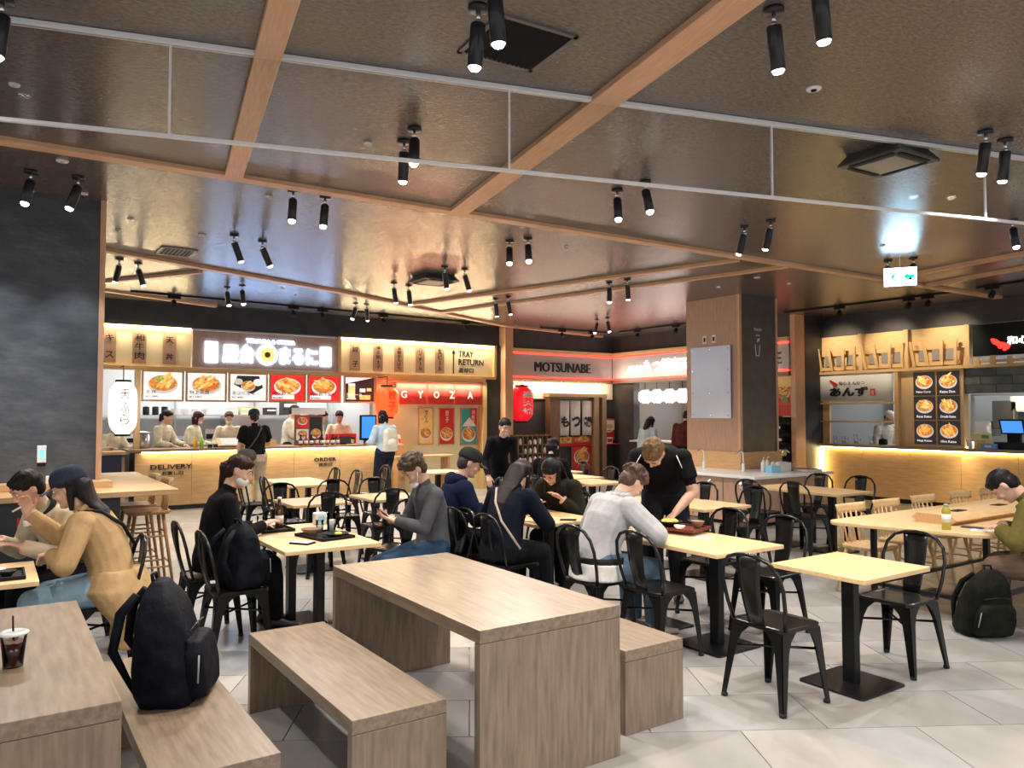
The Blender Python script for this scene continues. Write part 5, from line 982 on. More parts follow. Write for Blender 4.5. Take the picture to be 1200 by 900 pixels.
fin(MB().box(6.45, 9.4, 3.83, 3.87, .15, .18), 'crossbar', M_blackm, ct); fin(MB().box(6.62, 9.4, 2.98, 3.02, .15, .18), 'crossbar', M_blackm, ct)
fin(MB().box(6.45, 6.62, 3.4, 3.44, .15, .18).box(6.43, 6.47, 3.02, 3.85, .15, .18), 'end_crossbar', M_blackm, ct)

# handwash counter round the column
w = thing('handwash_counter', 'white-topped handwash counter wrapped round the column with rosy wood front', 'wash counter', (9.7, 7.7, 0))
P_ = [(9.05, 7.18), (10.95, 7.18), (11.04, 8.20), (10.0, 8.20), (10.0, 9.4), (9.05, 9.4)]
fin(MB().prism(P_, .70, .745), 'worktop', M_whiteg, w, .006)
fin(MB().prism([(9.10, 7.24), (10.9, 7.24), (11.0, 8.20), (10.0, 8.20), (10.0, 9.38), (9.10, 9.38)], .06, .70), 'cabinet', M_column, w)
fin(MB().prism([(9.14, 7.28), (10.9, 7.28), (11.0, 8.20), (10.0, 8.20), (10.0, 9.38), (9.14, 9.38)], 0, .06), 'toe_kick', M_black, w)
for x in (9.7, 10.3): fin(MB().box(x - .003, x + .003, 7.232, 7.24, .08, .69), 'door_gap', M_walnut['z'], w)
for y in (7.8, 8.4, 9.0): fin(MB().box(9.092, 9.10, y - .003, y + .003, .08, .69), 'door_gap', M_walnut['z'], w)
for y, lab in ((8.05, ''), (7.45, '')): fin(MB().lathe([(.05, 0), (.055, .01), (.05, .02), (.03, .03)], 16, T=Matrix.Translation((9.10, y, .60)) @ Matrix.Rotation(-pi / 2, 4, 'Y')), 'round_dispenser', M_chrome, w)
def faucet(x, y, face, lab):
    q = thing('faucet', lab, 'faucet', (x, y, .745), FACE[face]); MB().lathe([(.03, 0), (.032, .01), (.024, .02), (.022, .12), (.018, .13)], 12).build('base', M_white, q)
    MB().tube([(0, 0, .12), (0, 0, .26), (0, .02, .30), (0, .06, .32), (0, .11, .31), (0, .15, .27)], [.013, .013, .013, .013, .012, .011], 8).build('spout', M_chrome, q); MB().tube([(.02, 0, .1), (.06, 0, .115)], .008, 6).build('handle', M_chrome, q)
faucet(9.75, 8.75, '-X', 'chrome swan-neck faucet nearest the waiter on the wash counter'); faucet(9.75, 7.95, '-X', 'chrome swan-neck faucet below the frosted board'); faucet(10.7, 7.95, '-Y', 'chrome faucet at the right end below the dark board')
for (x, y, n, lab, dims, m) in ((9.95, 7.55, 'tissue_box', 'blue and white tissue box on the wash counter', (.22, .12, .10), mat('tissue_blue', (.25, .6, .85), .5)), (10.25, 7.62, 'towel_box', 'white paper towel box right of the blue tissue box', (.30, .14, .14), M_white), (10.48, 7.66, 'pump_dispenser', 'grey metal caddy with pumps right of the white box', (.14, .12, .13), mat('grey_metal', (.25, .23, .21), .4, .6))):
    q = thing(n, lab, 'dispenser', (x, y, .745)); a, b_, h = dims; MB().box(-a / 2, a / 2, -b_ / 2, b_ / 2, 0, h).build('body', m, q, .006); MB().box(-a * .3, a * .3, -b_ * .2, b_ * .2, h, h + .01).build('opening', M_paper if n != 'pump_dispenser' else M_black, q)
    if n == 'pump_dispenser': MB().tube([(-.03, 0, h), (-.03, 0, h + .06), (-.03, -.03, h + .07)], .006, 6).build('pump', M_black, q); MB().tube([(.03, 0, h), (.03, 0, h + .06), (.03, -.03, h + .07)], .006, 6).build('pump', M_black, q)
    if n == 'tissue_box': MB().ball((0, 0, h + .03), (.05, .02, .04)).build('tissue', M_paper, q)
for x, y, s in ((9.98, 7.75, 'clear pump bottle behind the blue tissue box, left'), (10.14, 7.8, 'clear pump bottle behind the blue tissue box, right')):
    q = thing('soap_bottle', s, 'bottle', (x, y, .745)); MB().lathe([(.035, 0), (.04, .01), (.04, .13), (.015, .16), (.015, .18)], 12).build('body', M_white, q); MB().tube([(0, 0, .18), (0, 0, .22), (0, -.04, .225)], .008, 6).build('pump', M_chrome, q)
q = thing('basin_tray', 'low white basin rim at the right end of the wash counter', 'basin', (10.72, 7.65, .745)); MB().box(-.2, .2, -.3, .3, 0, .03).build('rim', M_whiteg, q, .01); MB().box(-.16, .16, -.25, .25, .03, .031).build('bowl', M_steel, q)

# ------------------------------------------------------------------ things on the tables
q = thing('iced_coffee', 'clear plastic cup of dark iced coffee with a black straw', 'drink', (.085, 3.40, .72))
MB().lathe([(.030, 0), (.032, .002), (.044, .118), (.046, .12), (.0445, .12), (.0425, .118), (.031, .004), (.001, .004)], 24).build('cup', M_glass, q)
MB().lathe([(.001, .005), (.0295, .006), (.0385, .088), (.001, .09)], 24).build('coffee', mat('coffee', (.055, .012, .006), .08), q)
for k in range(5): MB().box(-.012, .012, -.012, .012, -.01, .012, T=Matrix.Translation((.018 * cos(k * 1.3), .018 * sin(k * 1.3), .088)) @ Matrix.Rotation(k * .7, 4, (1, .5, .3))).build('ice_cube', mat('ice', (.55, .35, .28), .1), q, .003)
MB().lathe([(.048, .118), (.05, .121), (.047, .127), (.036, .131), (.034, .128), (.012, .129)], 24).build('lid', mat('lid_plastic', (.7, .7, .7), .15), q); MB().tube([(.002, 0, .03), (-.004, 0, .185)], .0035, 8).build('straw', M_black, q)
def tray(x, y, w_, d_, z, lab, rz=0., m=None):
    q = thing('serving_tray', lab, 'tray', (x, y, z), rz); tray_(q, -w_ / 2, w_ / 2, -d_ / 2, d_ / 2, 0).build('tray', m or M_black, q, .003); return q
tray(1.88, 6.20, .26, .36, .72, 'dark tray under the beer bottle'); tray(2.10, 5.62, .28, .40, .72, 'dark tray with used dishes in front of the curly-haired man', .2)
def bowl(x, y, z, r, h, m, lab, inner=None, name='bowl'):
    q = thing(name, lab, 'bowl', (x, y, z)); MB().lathe([(r * .45, 0), (r * .5, .006), (r, h), (r * .96, h + .003), (r * .46, .01), (.001, .01)], 20).build('shell', m, q)
    if inner: MB().lathe([(.001, h * .72), (r * .75, h * .7)], 16).build('food', inner, q)
bowl(1.88, 6.27, .742 - .014, .085, .03, M_whiteg, 'white dish behind the beer bottle', M_bowl, 'dish'); bowl(2.16, 5.55, .728, .10, .025, M_black, 'black plate with a lemon wedge on the used tray', None, 'plate'); bowl(2.02, 5.70, .728, .075, .05, M_walnut['x'], 'dark bowl lying among the used dishes')
q = thing('lemon_piece', 'yellow leftover piece on the black plate', 'food', (2.16, 5.50, .742)); MB().ball((0, 0, .014), (.03, .02, .014)).build('piece', mat('lemon', (.85, .75, .1), .5), q)
def bottle(x, y, z, prof, m, lab, label_m, lz, cap, name='bottle', capz=None):
    q = thing(name, lab, 'bottle', (x, y, z)); MB().lathe(prof, 18).build('body', m, q); r = max(p[0] for p in prof) + .001
    MB().lathe([(r, 0), (r, lz[1] - lz[0])], 18, T=Matrix.Translation((0, 0, lz[0]))).build('label', label_m, q); h = prof[-1][1]; MB().lathe([(prof[-1][0] + .003, -.012), (prof[-1][0] + .003, .004), (.004, .005)], 12, T=Matrix.Translation((0, 0, h))).build('cap', cap, q); return q
bottle(1.91, 6.12, .742, [(.030, 0), (.032, .005), (.032, .13), (.026, .155), (.013, .185), (.012, .235), (.014, .24)], mat('brown_glass', (.06, .018, .006), .08, spec=.8), 'brown beer bottle with a pale label', mat('beer_label', (.65, .62, .55), .5), (.04, .10), M_wh, 'beer_bottle')
bottle(6.36, 3.18, .72, [(.030, 0), (.033, .006), (.033, .12), (.031, .13), (.033, .14), (.028, .165), (.013, .185), (.013, .20)], mat('green_tea', (.42, .36, .05), .12), 'clear bottle of yellow-green tea on the communal table', mat('tea_label', (.80, .83, .76), .5), (.06, .125), mat('green_cap', (.35, .5, .4), .4), 'tea_bottle')
def tumbler(x, y, z, r, h, lab, fill=None):
    q = thing('drinking_glass', lab, 'glass', (x, y, z)); MB().lathe([(r * .85, 0), (r * .87, .004), (r, h), (r * .96, h), (r * .83, .008), (.001, .008)], 18).build('body', M_glass, q)
    if fill: MB().lathe([(.001, .009), (r * .82, .01), (r * .9, h * .6), (.001, h * .6)], 16).build('drink', fill, q)
tumbler(2.19, 5.72, .742, .036, .15, 'tall clear glass on the used tray', mat('pale_water', (.62, .64, .60), .1)); tumbler(2.14, 5.84, .72, .03, .10, 'short clear glass behind the used tray', mat('pale_water', (.62, .64, .60), .1))
tumbler(1.80, 6.25, .742, .03, .09, 'small glass by the ponytailed woman', M_bowl)
q = thing('folded_wallet', 'white-faced dark phone case lying at the near corner of the bottle table', 'phone case', (1.86, 5.42, .72), .6); MB().box(-.05, .05, -.08, .08, 0, .012).build('case', M_black, q, .004); MB().box(-.038, .038, -.065, .065, .012, .014).build('face', M_wh, q)
q = thing('napkin_box', 'small white and blue napkin box on the long table edge', 'napkin box', (2.30, 6.28, .72)); MB().box(-.05, .05, -.04, .04, 0, .10).build('body', M_white, q, .01); MB().box(-.03, .03, -.042, -.04, .03, .07).build('label', mat('tissue_blue', (.25, .6, .85), .5), q)
# tray of the waiter
q = tray(4.50, 4.30, .30, .40, .745, 'brown-red serving tray held by the waiter', .25, mat('tray_red_brown', (.16, .03, .02), .3))
bowl(4.48, 4.38, .757, .10, .04, M_black, 'black plate heaped with fried food on the held tray', M_or, 'plate')
q = thing('fried_food', 'golden fried pieces on the black plate of the held tray', 'food', (4.48, 4.38, .785))
for k in range(6): MB().ball((.045 * cos(k), .045 * sin(k), .012), (.035, .018, .016), T=None).build('piece', M_or, q)
bowl(4.60, 4.20, .757, .055, .05, M_walnut['x'], 'small dark soup bowl on the held tray'); bowl(4.40, 4.20, .757, .045, .03, M_whiteg, 'small white dish on the held tray')
q = thing('receipt', 'white slip of paper on the table beside the waiter', 'paper', (4.42, 3.98, .72), .4); MB().box(-.05, .05, -.06, .06, 0, .002).build('sheet', M_paper, q); MB().box(-.035, .035, -.04, .0, .002, .0025).build('print', M_bowl, q)
q = thing('phone', 'dark phone lying on the table between the two long-haired women', 'phone', (4.18, 5.30, .72), .8); MB().box(-.035, .035, -.07, .07, 0, .009).build('body', M_black, q, .003); MB().box(-.03, .03, -.064, .064, .009, .0095).build('screen', M_blackm, q)
q = thing('phone', 'dark blue phone lying near the hands of the man in olive', 'phone', (6.62, 3.1, .72), .2); MB().box(-.04, .04, -.08, .08, 0, .01).build('body', mat('navy_phone', (.04, .06, .18), .3), q, .003); MB().box(-.034, .034, -.07, .07, .01, .0105).build('screen', M_blackm, q)
q = thing('paper_sheet', 'white paper under the hands of the man in olive', 'paper', (6.55, 2.98, .72), .3); MB().box(-.07, .07, -.09, .09, 0, .002).build('sheet', M_paper, q); MB().box(-.05, .05, -.02, .05, .002, .0024).build('print', M_bowl, q)
# trench coat woman's table
tray(-.02, 5.28, .40, .30, .72, 'dark tray of dishes in front of the trench coat woman'); bowl(-.08, 5.28, .728, .09, .04, M_whiteg, 'white bowl with reddish food at the left frame edge', M_rd); bowl(.09, 5.24, .728, .05, .03, M_black, 'small black bowl on the tray at the left')
q = thing('white_napkin', 'crumpled white napkin on the tray at the left', 'napkin', (.03, 5.36, .728)); MB().ball((0, 0, .015), (.05, .035, .016)).build('sheet', M_paper, q); MB().ball((.03, .02, .02), (.03, .02, .012)).build('fold', M_paper, q)

# backpacks
M_pack = noisy('black_nylon', (.002, .0025, .005), (.006, .007, .013), nscale=12, spec=.10, rough=.65, bump=.3, bscale=60)
M_pack2 = noisy('olive_black_nylon', (.004, .005, .003), (.012, .013, .008), nscale=10, spec=.12, rough=.7, bump=.3, bscale=50)
def remesh(mb_list, vox, name, mats, parent, noise=0., nsc=30., smooth=4, matfn=None, aniso=None):
    t = mb_list if isinstance(mb_list, MB) else None
    me = t.mesh('tmp', mats[:1]); o = bpy.data.objects.new('tmp', me); COL.objects.link(o)
    r = o.modifiers.new('r', 'REMESH'); r.mode = 'VOXEL'; r.voxel_size = vox; r.use_smooth_shade = True
    s = o.modifiers.new('s', 'SMOOTH'); s.factor = .5; s.iterations = smooth
    dg = bpy.context.evaluated_depsgraph_get(); m2 = bpy.data.meshes.new_from_object(o.evaluated_get(dg), depsgraph=dg)
    bpy.data.objects.remove(o); bpy.data.meshes.remove(me)
    m2.name = name; m2.materials.clear()
    for q in mats: m2.materials.append(q)
    n = len(m2.vertices); co = np.zeros(n * 3); m2.vertices.foreach_get('co', co); co = co.reshape(-1, 3)
    if noise:
        no = np.zeros(n * 3); m2.vertex_normals.foreach_get('vector', no) if hasattr(m2, 'vertex_normals') else None
        no = no.reshape(-1, 3); p = co * nsc
        if aniso is not None: p = p * np.array(aniso)
        f = np.sin(p[:, 0] * 1.3 + 2 * np.sin(p[:, 1] * .7 + 1.1 * p[:, 2])) * .5 + np.sin(p[:, 1] * 1.7 + 1.5 * np.sin(p[:, 0] + p[:, 2] * .9)) * .35 + np.sin(p[:, 2] * 1.9 + p[:, 0] * 1.1) * .25
        co = co + no * (f[:, None] * noise); m2.vertices.foreach_set('co', co.ravel())
    if matfn is not None:
        k = len(m2.polygons); c = np.zeros(k * 3); m2.polygons.foreach_get('center', c); m2.polygons.foreach_set('material_index', matfn(c.reshape(-1, 3)).astype(np.int32))
    m2.polygons.foreach_set('use_smooth', [True] * len(m2.polygons)); m2.update()
    ob = bpy.data.objects.new(name, m2); COL.objects.link(ob)
    if parent: ob.parent = parent
    return ob
def backpack(loc, rz, lab, h=.46, w_=.30, d_=.20, m=None, tilt=0., slump=0.):
    m = m or M_pack; q = thing('backpack', lab, 'backpack', loc, rz)
    b_ = MB(); N = 9; rs = []
    for i in range(N + 1):
        f = i / N; z = f * h; k = (1 - .40 * f ** 2.2) * (.88 if i == 0 else 1) * (.50 if i == N else (.86 if i == N - 1 else 1)) * (1 + .06 * sin(pi * f))
        off = -tilt * z + slump * f * f * .1
        rs.append([(x * k, y * k + off, z) for x, y in rsq(w_, d_ * (1 - .25 * f), min(w_, d_) * .32, 3)])
    b_.rings(rs, 0); remesh(b_, .010, 'body', [m], q, .003, 28, 3)
    f2 = MB(); f2.rings([[(x * k, y * k + d_ * .50 - tilt * (z0 * h), z0 * h) for x, y in rsq(w_ * .80, d_ * .36, d_ * .14, 3)] for z0, k in ((.04, .8), (.07, 1), (.25, 1.05), (.42, .98), (.52, .75))]); remesh(f2, .009, 'front_pocket', [m], q, .002, 30)
    for s in (-1, 1):
        MB().tube([(s * .06, -d_ * .35 - tilt * h * .9, h * .9), (s * .08, -d_ * .62 - tilt * h * .7, h * .75), (s * .10, -d_ * .78 - tilt * h * .4, h * .45), (s * .12, -d_ * .5, h * .12)], [.016, .022, .020, .010], 8).build('shoulder_strap', m, q)
    MB().tube([(-.03, -.02 - tilt * h, h * .96), (-.025, -.03 - tilt * h, h * 1.05), (.025, -.03 - tilt * h, h * 1.05), (.03, -.02 - tilt * h, h * .96)], .008, 6).build('grab_handle', m, q)
    MB().tube([(-w_ * .3, d_ * .50 - tilt * h * .6, h * .60), (0, d_ * .54 - tilt * h * .62, h * .63), (w_ * .3, d_ * .50 - tilt * h * .6, h * .60)], .004, 6).build('zip', M_blackm, q)
    MB().tube([(w_ * .42, d_ * .62 - tilt * h * .3, h * .20), (w_ * .38, d_ * .64 - tilt * h * .4, h * .42)], .004, 6).build('piping', mat('grey_cord', (.25, .27, .28), .5), q)
    return q
backpack((.68, 3.62, .43), radians(-115), 'large black backpack standing upright on the bench at the lower left', h=.50, w_=.40, d_=.25, tilt=.12)
backpack((1.45, 5.50, .456), FACE['+X'] + .3, 'black backpack on the chair seat beside the ponytailed woman', h=.44, w_=.33, d_=.24)
backpack((6.18, 2.86, 0), radians(150), 'slumped black-green backpack on the floor against the communal table', h=.50, w_=.36, d_=.26, m=M_pack2, tilt=-.25)
# ------------------------------------------------------------------ people
A = lambda *v: np.array(v, float)
def nrm(v): return v / max(np.linalg.norm(v), 1e-9)
def ik(a, b, l1, l2, pole):
    d = b - a; L = np.linalg.norm(d); u = nrm(d)
    if L > (l1 + l2) * .995: b = a + u * (l1 + l2) * .995; L = (l1 + l2) * .995
    x = (l1 * l1 - l2 * l2 + L * L) / (2 * L); h = math.sqrt(max(l1 * l1 - x * x, 0))
    p = nrm(pole - u * np.dot(pole, u)); return a + u * x + p * h, b
HEADR = [(-.118, .018, .050, .016), (-.108, .033, .044, .034), (-.09, .047, .031, .052), (-.06, .058, .015, .073), (-.03, .065, .004, .087), (0, .070, -.004, .093), (.03, .074, -.008, .096), (.06, .073, -.010, .094), (.085, .063, -.012, .082), (.105, .042, -.014, .058), (.116, .015, -.014, .02)]
PMATS = {}
def cloth(name, c, k=1.35, ns=9, rough=.85, sheen=0.):
    if name not in PMATS: PMATS[name] = noisy(name, c, tuple(min(1, x * k) for x in c), (1, 1, 1), ns, rough, bump=.25, bscale=40, sheen=sheen, spec=.15)
    return PMATS[name]
HAIRM = {}
def hairm(c):
    if c not in HAIRM: HAIRM[c] = noisy('hair_%d' % len(HAIRM), tuple(x * .5 for x in c), tuple(x * 1.15 for x in c), (9, 9, 1.2), 9, .5, bump=.25, bscale=22, spec=.22)
    return HAIRM[c]
def person(lab, loc, face, sit=True, head_z=None, lean=.15, bend=.15, neck=.25, look=(0., 0., 0.), hands=None, elbow=(.55, -.35), feet=None, top='black_top', topc=(.012, .012, .014),
           pants='black_trousers', pantc=(.005, .005, .007), shoe=(.02, .02, .02), long_sleeve=True, hair=(.012, .008, .006), style='short', vox=.009, fit=.012, wid=1., curl=.35, grip=None, twist=0., extras=(), mask=False, cap=None, glasses=False, smile=False, hang=.28, palms=None, lids=False, group=None, sheen=0.):
    f = nrm(A(face[0], face[1])); rz = math.atan2(-f[0], f[1])
    q = thing('person', lab, 'person', (loc[0], loc[1], 0), rz, group)
    s = 1. if head_z is None or sit else head_z / 1.585
    zp = .55 if sit else .90 * s
    X = A(1, 0, 0); Z = A(0, 0, 1)
    hip = A(0, 0, zp)
    def sp(a): return A(0, sin(a), cos(a))
    a1, a2 = lean * .6, lean + bend * .4; a3 = lean + bend
    p0 = hip - sp(a1) * .09 * s; p1 = hip + sp(a1) * .02; p2 = hip + sp(a1) * .17 * s; p3 = p2 + sp(a2) * .15 * s; p4 = p3 + sp(a3) * .14 * s; p5 = p4 + sp(a3) * .06 * s
    Lx = A(cos(twist), sin(twist), 0)
    segs = []; mb = MB(); e = fit
    def ell(c, rx, ry, ax, up):
        dp = nrm(np.cross(up, ax)); return [tuple(c + ax * rx * cos(t) + dp * ry * sin(t)) for t in [2 * pi * i / 16 for i in range(16)]]
    W_ = wid * s
    T_ = [(p0, .155, .115, X, sp(a1)), (p1, .172, .128, X, sp(a1)), (p2, .142 if not sit else .150, .108, X, sp(a2)), (p3, .160, .118, (X + Lx) / 2, sp(a3)), (p4 - sp(a3) * .02, .172, .105, Lx, sp(a3)), (p4 + sp(a3) * .025, .125, .075, Lx, sp(a3)), (p5, .066, .060, Lx, sp(a3))]
    mb.rings([ell(c, rx * W_ + e, ry * s + e, nrm(ax), up) for c, rx, ry, ax, up in T_])
    segs += [(p0, p1, .12, .14, 2), (p1 + sp(a1) * .03, p2, .14, .12, 1), (p2, p3, .12, .14, 1), (p3, p4, .14, .12, 1), (p4 - Lx * .09, p4 + Lx * .09, .09, .09, 1), (p4, p5, .09, .065, 1)]
    # neck and head
    na = a3 + neck * .5; hd = p5 + sp(na) * .075 * s
    up = sp(a3 + neck + look[0]); yaw = look[1]; roll = look[2]
    fw_ = A(0, cos(a3 + neck + look[0]), -sin(a3 + neck + look[0]))
    hx = X * cos(yaw) + fw_ * -sin(yaw); hf = fw_ * cos(yaw) + X * sin(yaw)
    hu = up; hx2 = hx * cos(roll) + hu * sin(roll); hu = hu * cos(roll) - hx * sin(roll); hx = hx2
    hc = hd + hu * .095 * s + hf * .018
    HM = Matrix(((hx[0] * s, hf[0] * s, hu[0] * s, hc[0]), (hx[1] * s, hf[1] * s, hu[1] * s, hc[1]), (hx[2] * s, hf[2] * s, hu[2] * s, hc[2]), (0, 0, 0, 1)))
    mb.rings([[(rx * cos(t), yc + ry * sin(t) * (1 if sin(t) > 0 else 1), z) for t in [2 * pi * i / 18 for i in range(18)]] for z, rx, yc, ry in HEADR], T=HM)
    mb.tube([(0, .087, .010), (0, .100, -.012), (0, .109, -.030)], [.007, .010, .012], 8, T=HM); mb.ball((0, .098, -.034), (.017, .012, .009), T=HM)
    for sx in (-1, 1):
        mb.ball((sx * .074, -.008, -.008), (.011, .020, .033), T=HM); mb.ball((sx * .030, .079, .024), (.024, .012, .008), T=HM); mb.ball((sx * .038, .066, -.038), (.026, .020, .022), T=HM)
    mb.ball((0, .083, -.064), (.024, .012, .010), T=HM); mb.ball((0, .074, -.098), (.022, .018, .016), T=HM)
    hv = lambda x, y, z: np.array(HM @ Vector((x, y, z)))
    mb.tube([tuple(p5 - sp(a3) * .03), tuple(hd), tuple(hv(0, -.02, -.045))], [.058 * s, .052 * s, .055 * s], 12)
    segs += [(p5 + sp(a3) * .02, hd, .05, .05, 0), (hv(0, 0, -.06), hv(0, -.01, .05), .085, .095, 0), (hd, hv(0, 0, -.06), .05, .07, 0)]
    # arms
    hands = hands or (((.17, .40, .77), (-.17, .40, .77)) if sit else ((.23, .05, zp - .08), (-.23, .05, zp - .08)))
    out_h = []
    for k, (sx, hp) in enumerate(((1, hands[0]), (-1, hands[1]))):
        S = p4 + Lx * sx * .172 * W_ - sp(a3) * .012; hp = A(*hp)
        pole = A(sx * elbow[0], elbow[1], -1) if not isinstance(elbow[0], tuple) else A(*elbow[k])
        E, Hn = ik(S, hp, .275 * s, .245 * s, pole)
        ru = [.058, .050, .043]; M1 = S + (E - S) * .5
        sl = e * 1.0 if long_sleeve else 0
        mb.tube([tuple(S), tuple(M1), tuple(E)], [r * s + sl for r in ru], 12); mb.ball(tuple(S), .060 * s + e, n=14, k=10); mb.ball(tuple(E), .042 * s + sl)
        W1 = E + (Hn - E) * .35
        mb.tube([tuple(E), tuple(W1), tuple(Hn)], [.042 * s + sl, .041 * s + sl, .027 * s + sl], 12)
        if long_sleeve: segs += [(S, E, .06, .05, 1), (E, Hn - nrm(Hn - E) * .015, .05, .035, 1)]
        else:
            C = S + (E - S) * .62; mb.tube([tuple(S), tuple(C)], [.056 * s + e, .056 * s + e], 12); segs += [(S, C, .07, .07, 1), (C, E, .045, .045, 0), (E, Hn, .045, .03, 0)]
        fd = nrm(Hn - E)
        if grip is not None and grip[k] is not None: fd = nrm(A(*grip[k]))
        pn = A(0, 0, -1.) if palms is None or palms[k] is None else A(*palms[k]); pn = nrm(pn - fd * np.dot(pn, fd)); sd = np.cross(fd, pn) * (1 if sx > 0 else -1); sd = nrm(sd)
        # thumb side points inwards
        if np.dot(sd, A(-sx, 0, 0)) < 0 and (palms is None or palms[k] is None): sd = -sd
        rs = []
        for u, hw, ht in ((-.015, .026, .024), (.01, .032, .018), (.045, .040, .015), (.082, .041, .012), (.090, .036, .009)):
            c = Hn + fd * u * s; rs.append([tuple(c + (sd * hw * cos(t) + pn * ht * sin(t)) * s) for t in [2 * pi * i / 12 for i in range(12)]])
        mb.rings(rs); segs.append((Hn, Hn + fd * .09, .035, .035, 0))
        for j in range(4):
            b = Hn + fd * (.078 if j != 3 else .07) * s + sd * (.030 - .020 * j) * s; d = nrm(fd + sd * (.10 - .07 * j)); pts = [b - d * .01]; ang_ = curl * (.7 + .1 * j)
            for Ls in (.038, .026, .020):
                d = nrm(d * cos(ang_) + pn * sin(ang_)); b = b + d * Ls * s * (1, 1.1, 1.02, .82)[j]; pts.append(b); ang_ = curl * 1.25
            mb.tube([tuple(p_) for p_ in pts], [.0095 * s, .0088 * s, .0082 * s, .0068 * s], 8); mb.ball(tuple(pts[-1]), .0068 * s, n=8, k=6); segs.append((pts[0], pts[-1], .012, .012, 0))
        b = Hn + fd * .018 * s + sd * .024 * s; d = nrm(fd * .65 + sd * .7 + pn * .25); b2 = b + d * .042 * s; d = nrm(d + fd * .7 + pn * curl * .6); b3 = b2 + d * .032 * s; b4 = b3 + nrm(d + fd * .3) * .02 * s
        mb.tube([tuple(b), tuple(b2), tuple(b3), tuple(b4)], [.015 * s, .0115 * s, .010 * s, .008 * s], 8); mb.ball(tuple(b4), .008 * s, n=8, k=6); segs.append((b, b4, .014, .012, 0))
        out_h.append((Hn, fd, pn, sd))
    # legs
    feet = feet or (((.12, .46, .0), (-.12, .42, .0)) if sit else ((.10, .03, 0), (-.10, -.03, 0)))
    for sx, ft in ((1, feet[0]), (-1, feet[1])):
        Hj = hip + A(sx * .092 * W_, 0, -.01); an = A(ft[0], ft[1], ft[2] + .085)
        K, an = ik(Hj, an, .43 * s, .41 * s, A(sx * .10, 1, .5 if sit else 0)); el = e * .9
        mb.tube([tuple(Hj - (K - Hj) * .08), tuple(Hj + (K - Hj) * .35), tuple(K)], [.094 * s + el, .084 * s + el, .058 * s + el], 14); mb.ball(tuple(K), .058 * s + el, n=12)
        mb.tube([tuple(K), tuple(K + (an - K) * .28), tuple(K + (an - K) * .65), tuple(an)], [.056 * s + el, .060 * s + el * 1.2, .046 * s + el * 1.4, .038 * s + el * 1.5], 12)
        segs += [(Hj, K, .09, .06, 2), (K, an + A(0, 0, .02), .06, .045, 2)]
        yd = nrm(A(sx * .18, 1, 0)); xd = A(yd[1], -yd[0], 0); g0 = A(an[0], an[1], 0) ; g0[2] = an[2] - .085
        rs = []
        for u, hw, z1 in ((-.065, .022, .045), (-.05, .034, .075), (0, .036, .085), (.06, .040, .065), (.12, .046, .045), (.17, .040, .036), (.195, .018, .026)):
            c = g0 + yd * u * s; rs.append([tuple(c + xd * hw * cos(t) * s + Z * (z1 / 2 + z1 / 2 * sin(t)) * s) for t in [2 * pi * i / 12 for i in range(12)]])
        mb.rings(rs); segs.append((g0 + Z * .03 - yd * .04, g0 + Z * .03 + yd * .17, .045, .04, 3))
    a_ = np.array([x[0] for x in segs]); b_ = np.array([x[1] for x in segs]); ra = np.array([x[2] for x in segs]); rb = np.array([x[3] for x in segs]); mm = np.array([x[4] for x in segs])
    def mf(c):
        best = np.full(len(c), 1e9); out = np.zeros(len(c), int)
        for i in range(len(segs)):
            d = b_[i] - a_[i]; t = np.clip(((c - a_[i]) @ d) / (d @ d), 0, 1); ds = np.linalg.norm(c - a_[i] - t[:, None] * d, axis=1) - (ra[i] + (rb[i] - ra[i]) * t)
            w = ds < best; best[w] = ds[w]; out[w] = mm[i]
        return out
    tm = cloth(top, topc, sheen=sheen); pm = cloth(pants, pantc)
    body = remesh(mb, vox, 'body', [M_skin, tm, pm, mat('shoe_%d' % int(shoe[0] * 1000), shoe, .5)], q, 0, 1, 3, mf)
    # face
    if vox < .0125:
        for sx in (-1, 1):
            eb = MB().ball((sx * .030, .0815, .006), (.0135, .008, .0035 if lids else .0062), T=HM, n=10, k=6)
            ee = eb.build('eye', mat('eye_white', (.75, .72, .68), .3) if not lids else mat('eyelid', (.10, .05, .035), .5), q)
            if not lids: MB().ball((sx * .030, .0875, .006), (.0058, .003, .0058), T=HM, n=8, k=6).build('iris', mat('iris', (.02, .012, .008), .2), ee)
            MB().tube([(sx * .012, .0915, .026), (sx * .030, .089, .031), (sx * .048, .078, .027)], [.002, .003, .0015], 6, T=HM).build('eyebrow', hairm(hair), q)
        if not mask: MB().ball((0, .0915, -.064), (.023 if smile else .018, .005, .007 if smile else .0045), T=HM, n=10, k=6).build('mouth', mat('teeth', (.75, .70, .65), .4) if smile else mat('lips', (.42, .13, .10), .5), q)
    # hair
    hb = MB(); Bz = lambda p: np.array(HM @ Vector(p))
    def hg(p, L_, r0, r1, back=.03, side=0., n=6):
        a = Bz(p); pts = [a + A(side * i / n, -back * i / n, -L_ * i / n) for i in range(n + 1)]; hb.tube([tuple(x) for x in pts], [r0 + (r1 - r0) * i / n for i in range(n + 1)], 10)
    if style:
        if style == 'bun': hb.ball((0, -.10, .055), .034, T=HM)
        hb.ball((0, -.016, .046), (.083, .101, .083), T=HM, n=20, k=14); hb.ball((0, -.046, -.005), (.078, .065, .085), T=HM, n=16, k=12); style != 'bun' and hb.ball((0, .052, .082), (.058, .036, .024), T=HM, n=14, k=10)
    r = random.Random(int(abs(loc[0] * 100 + loc[1] * 10)))
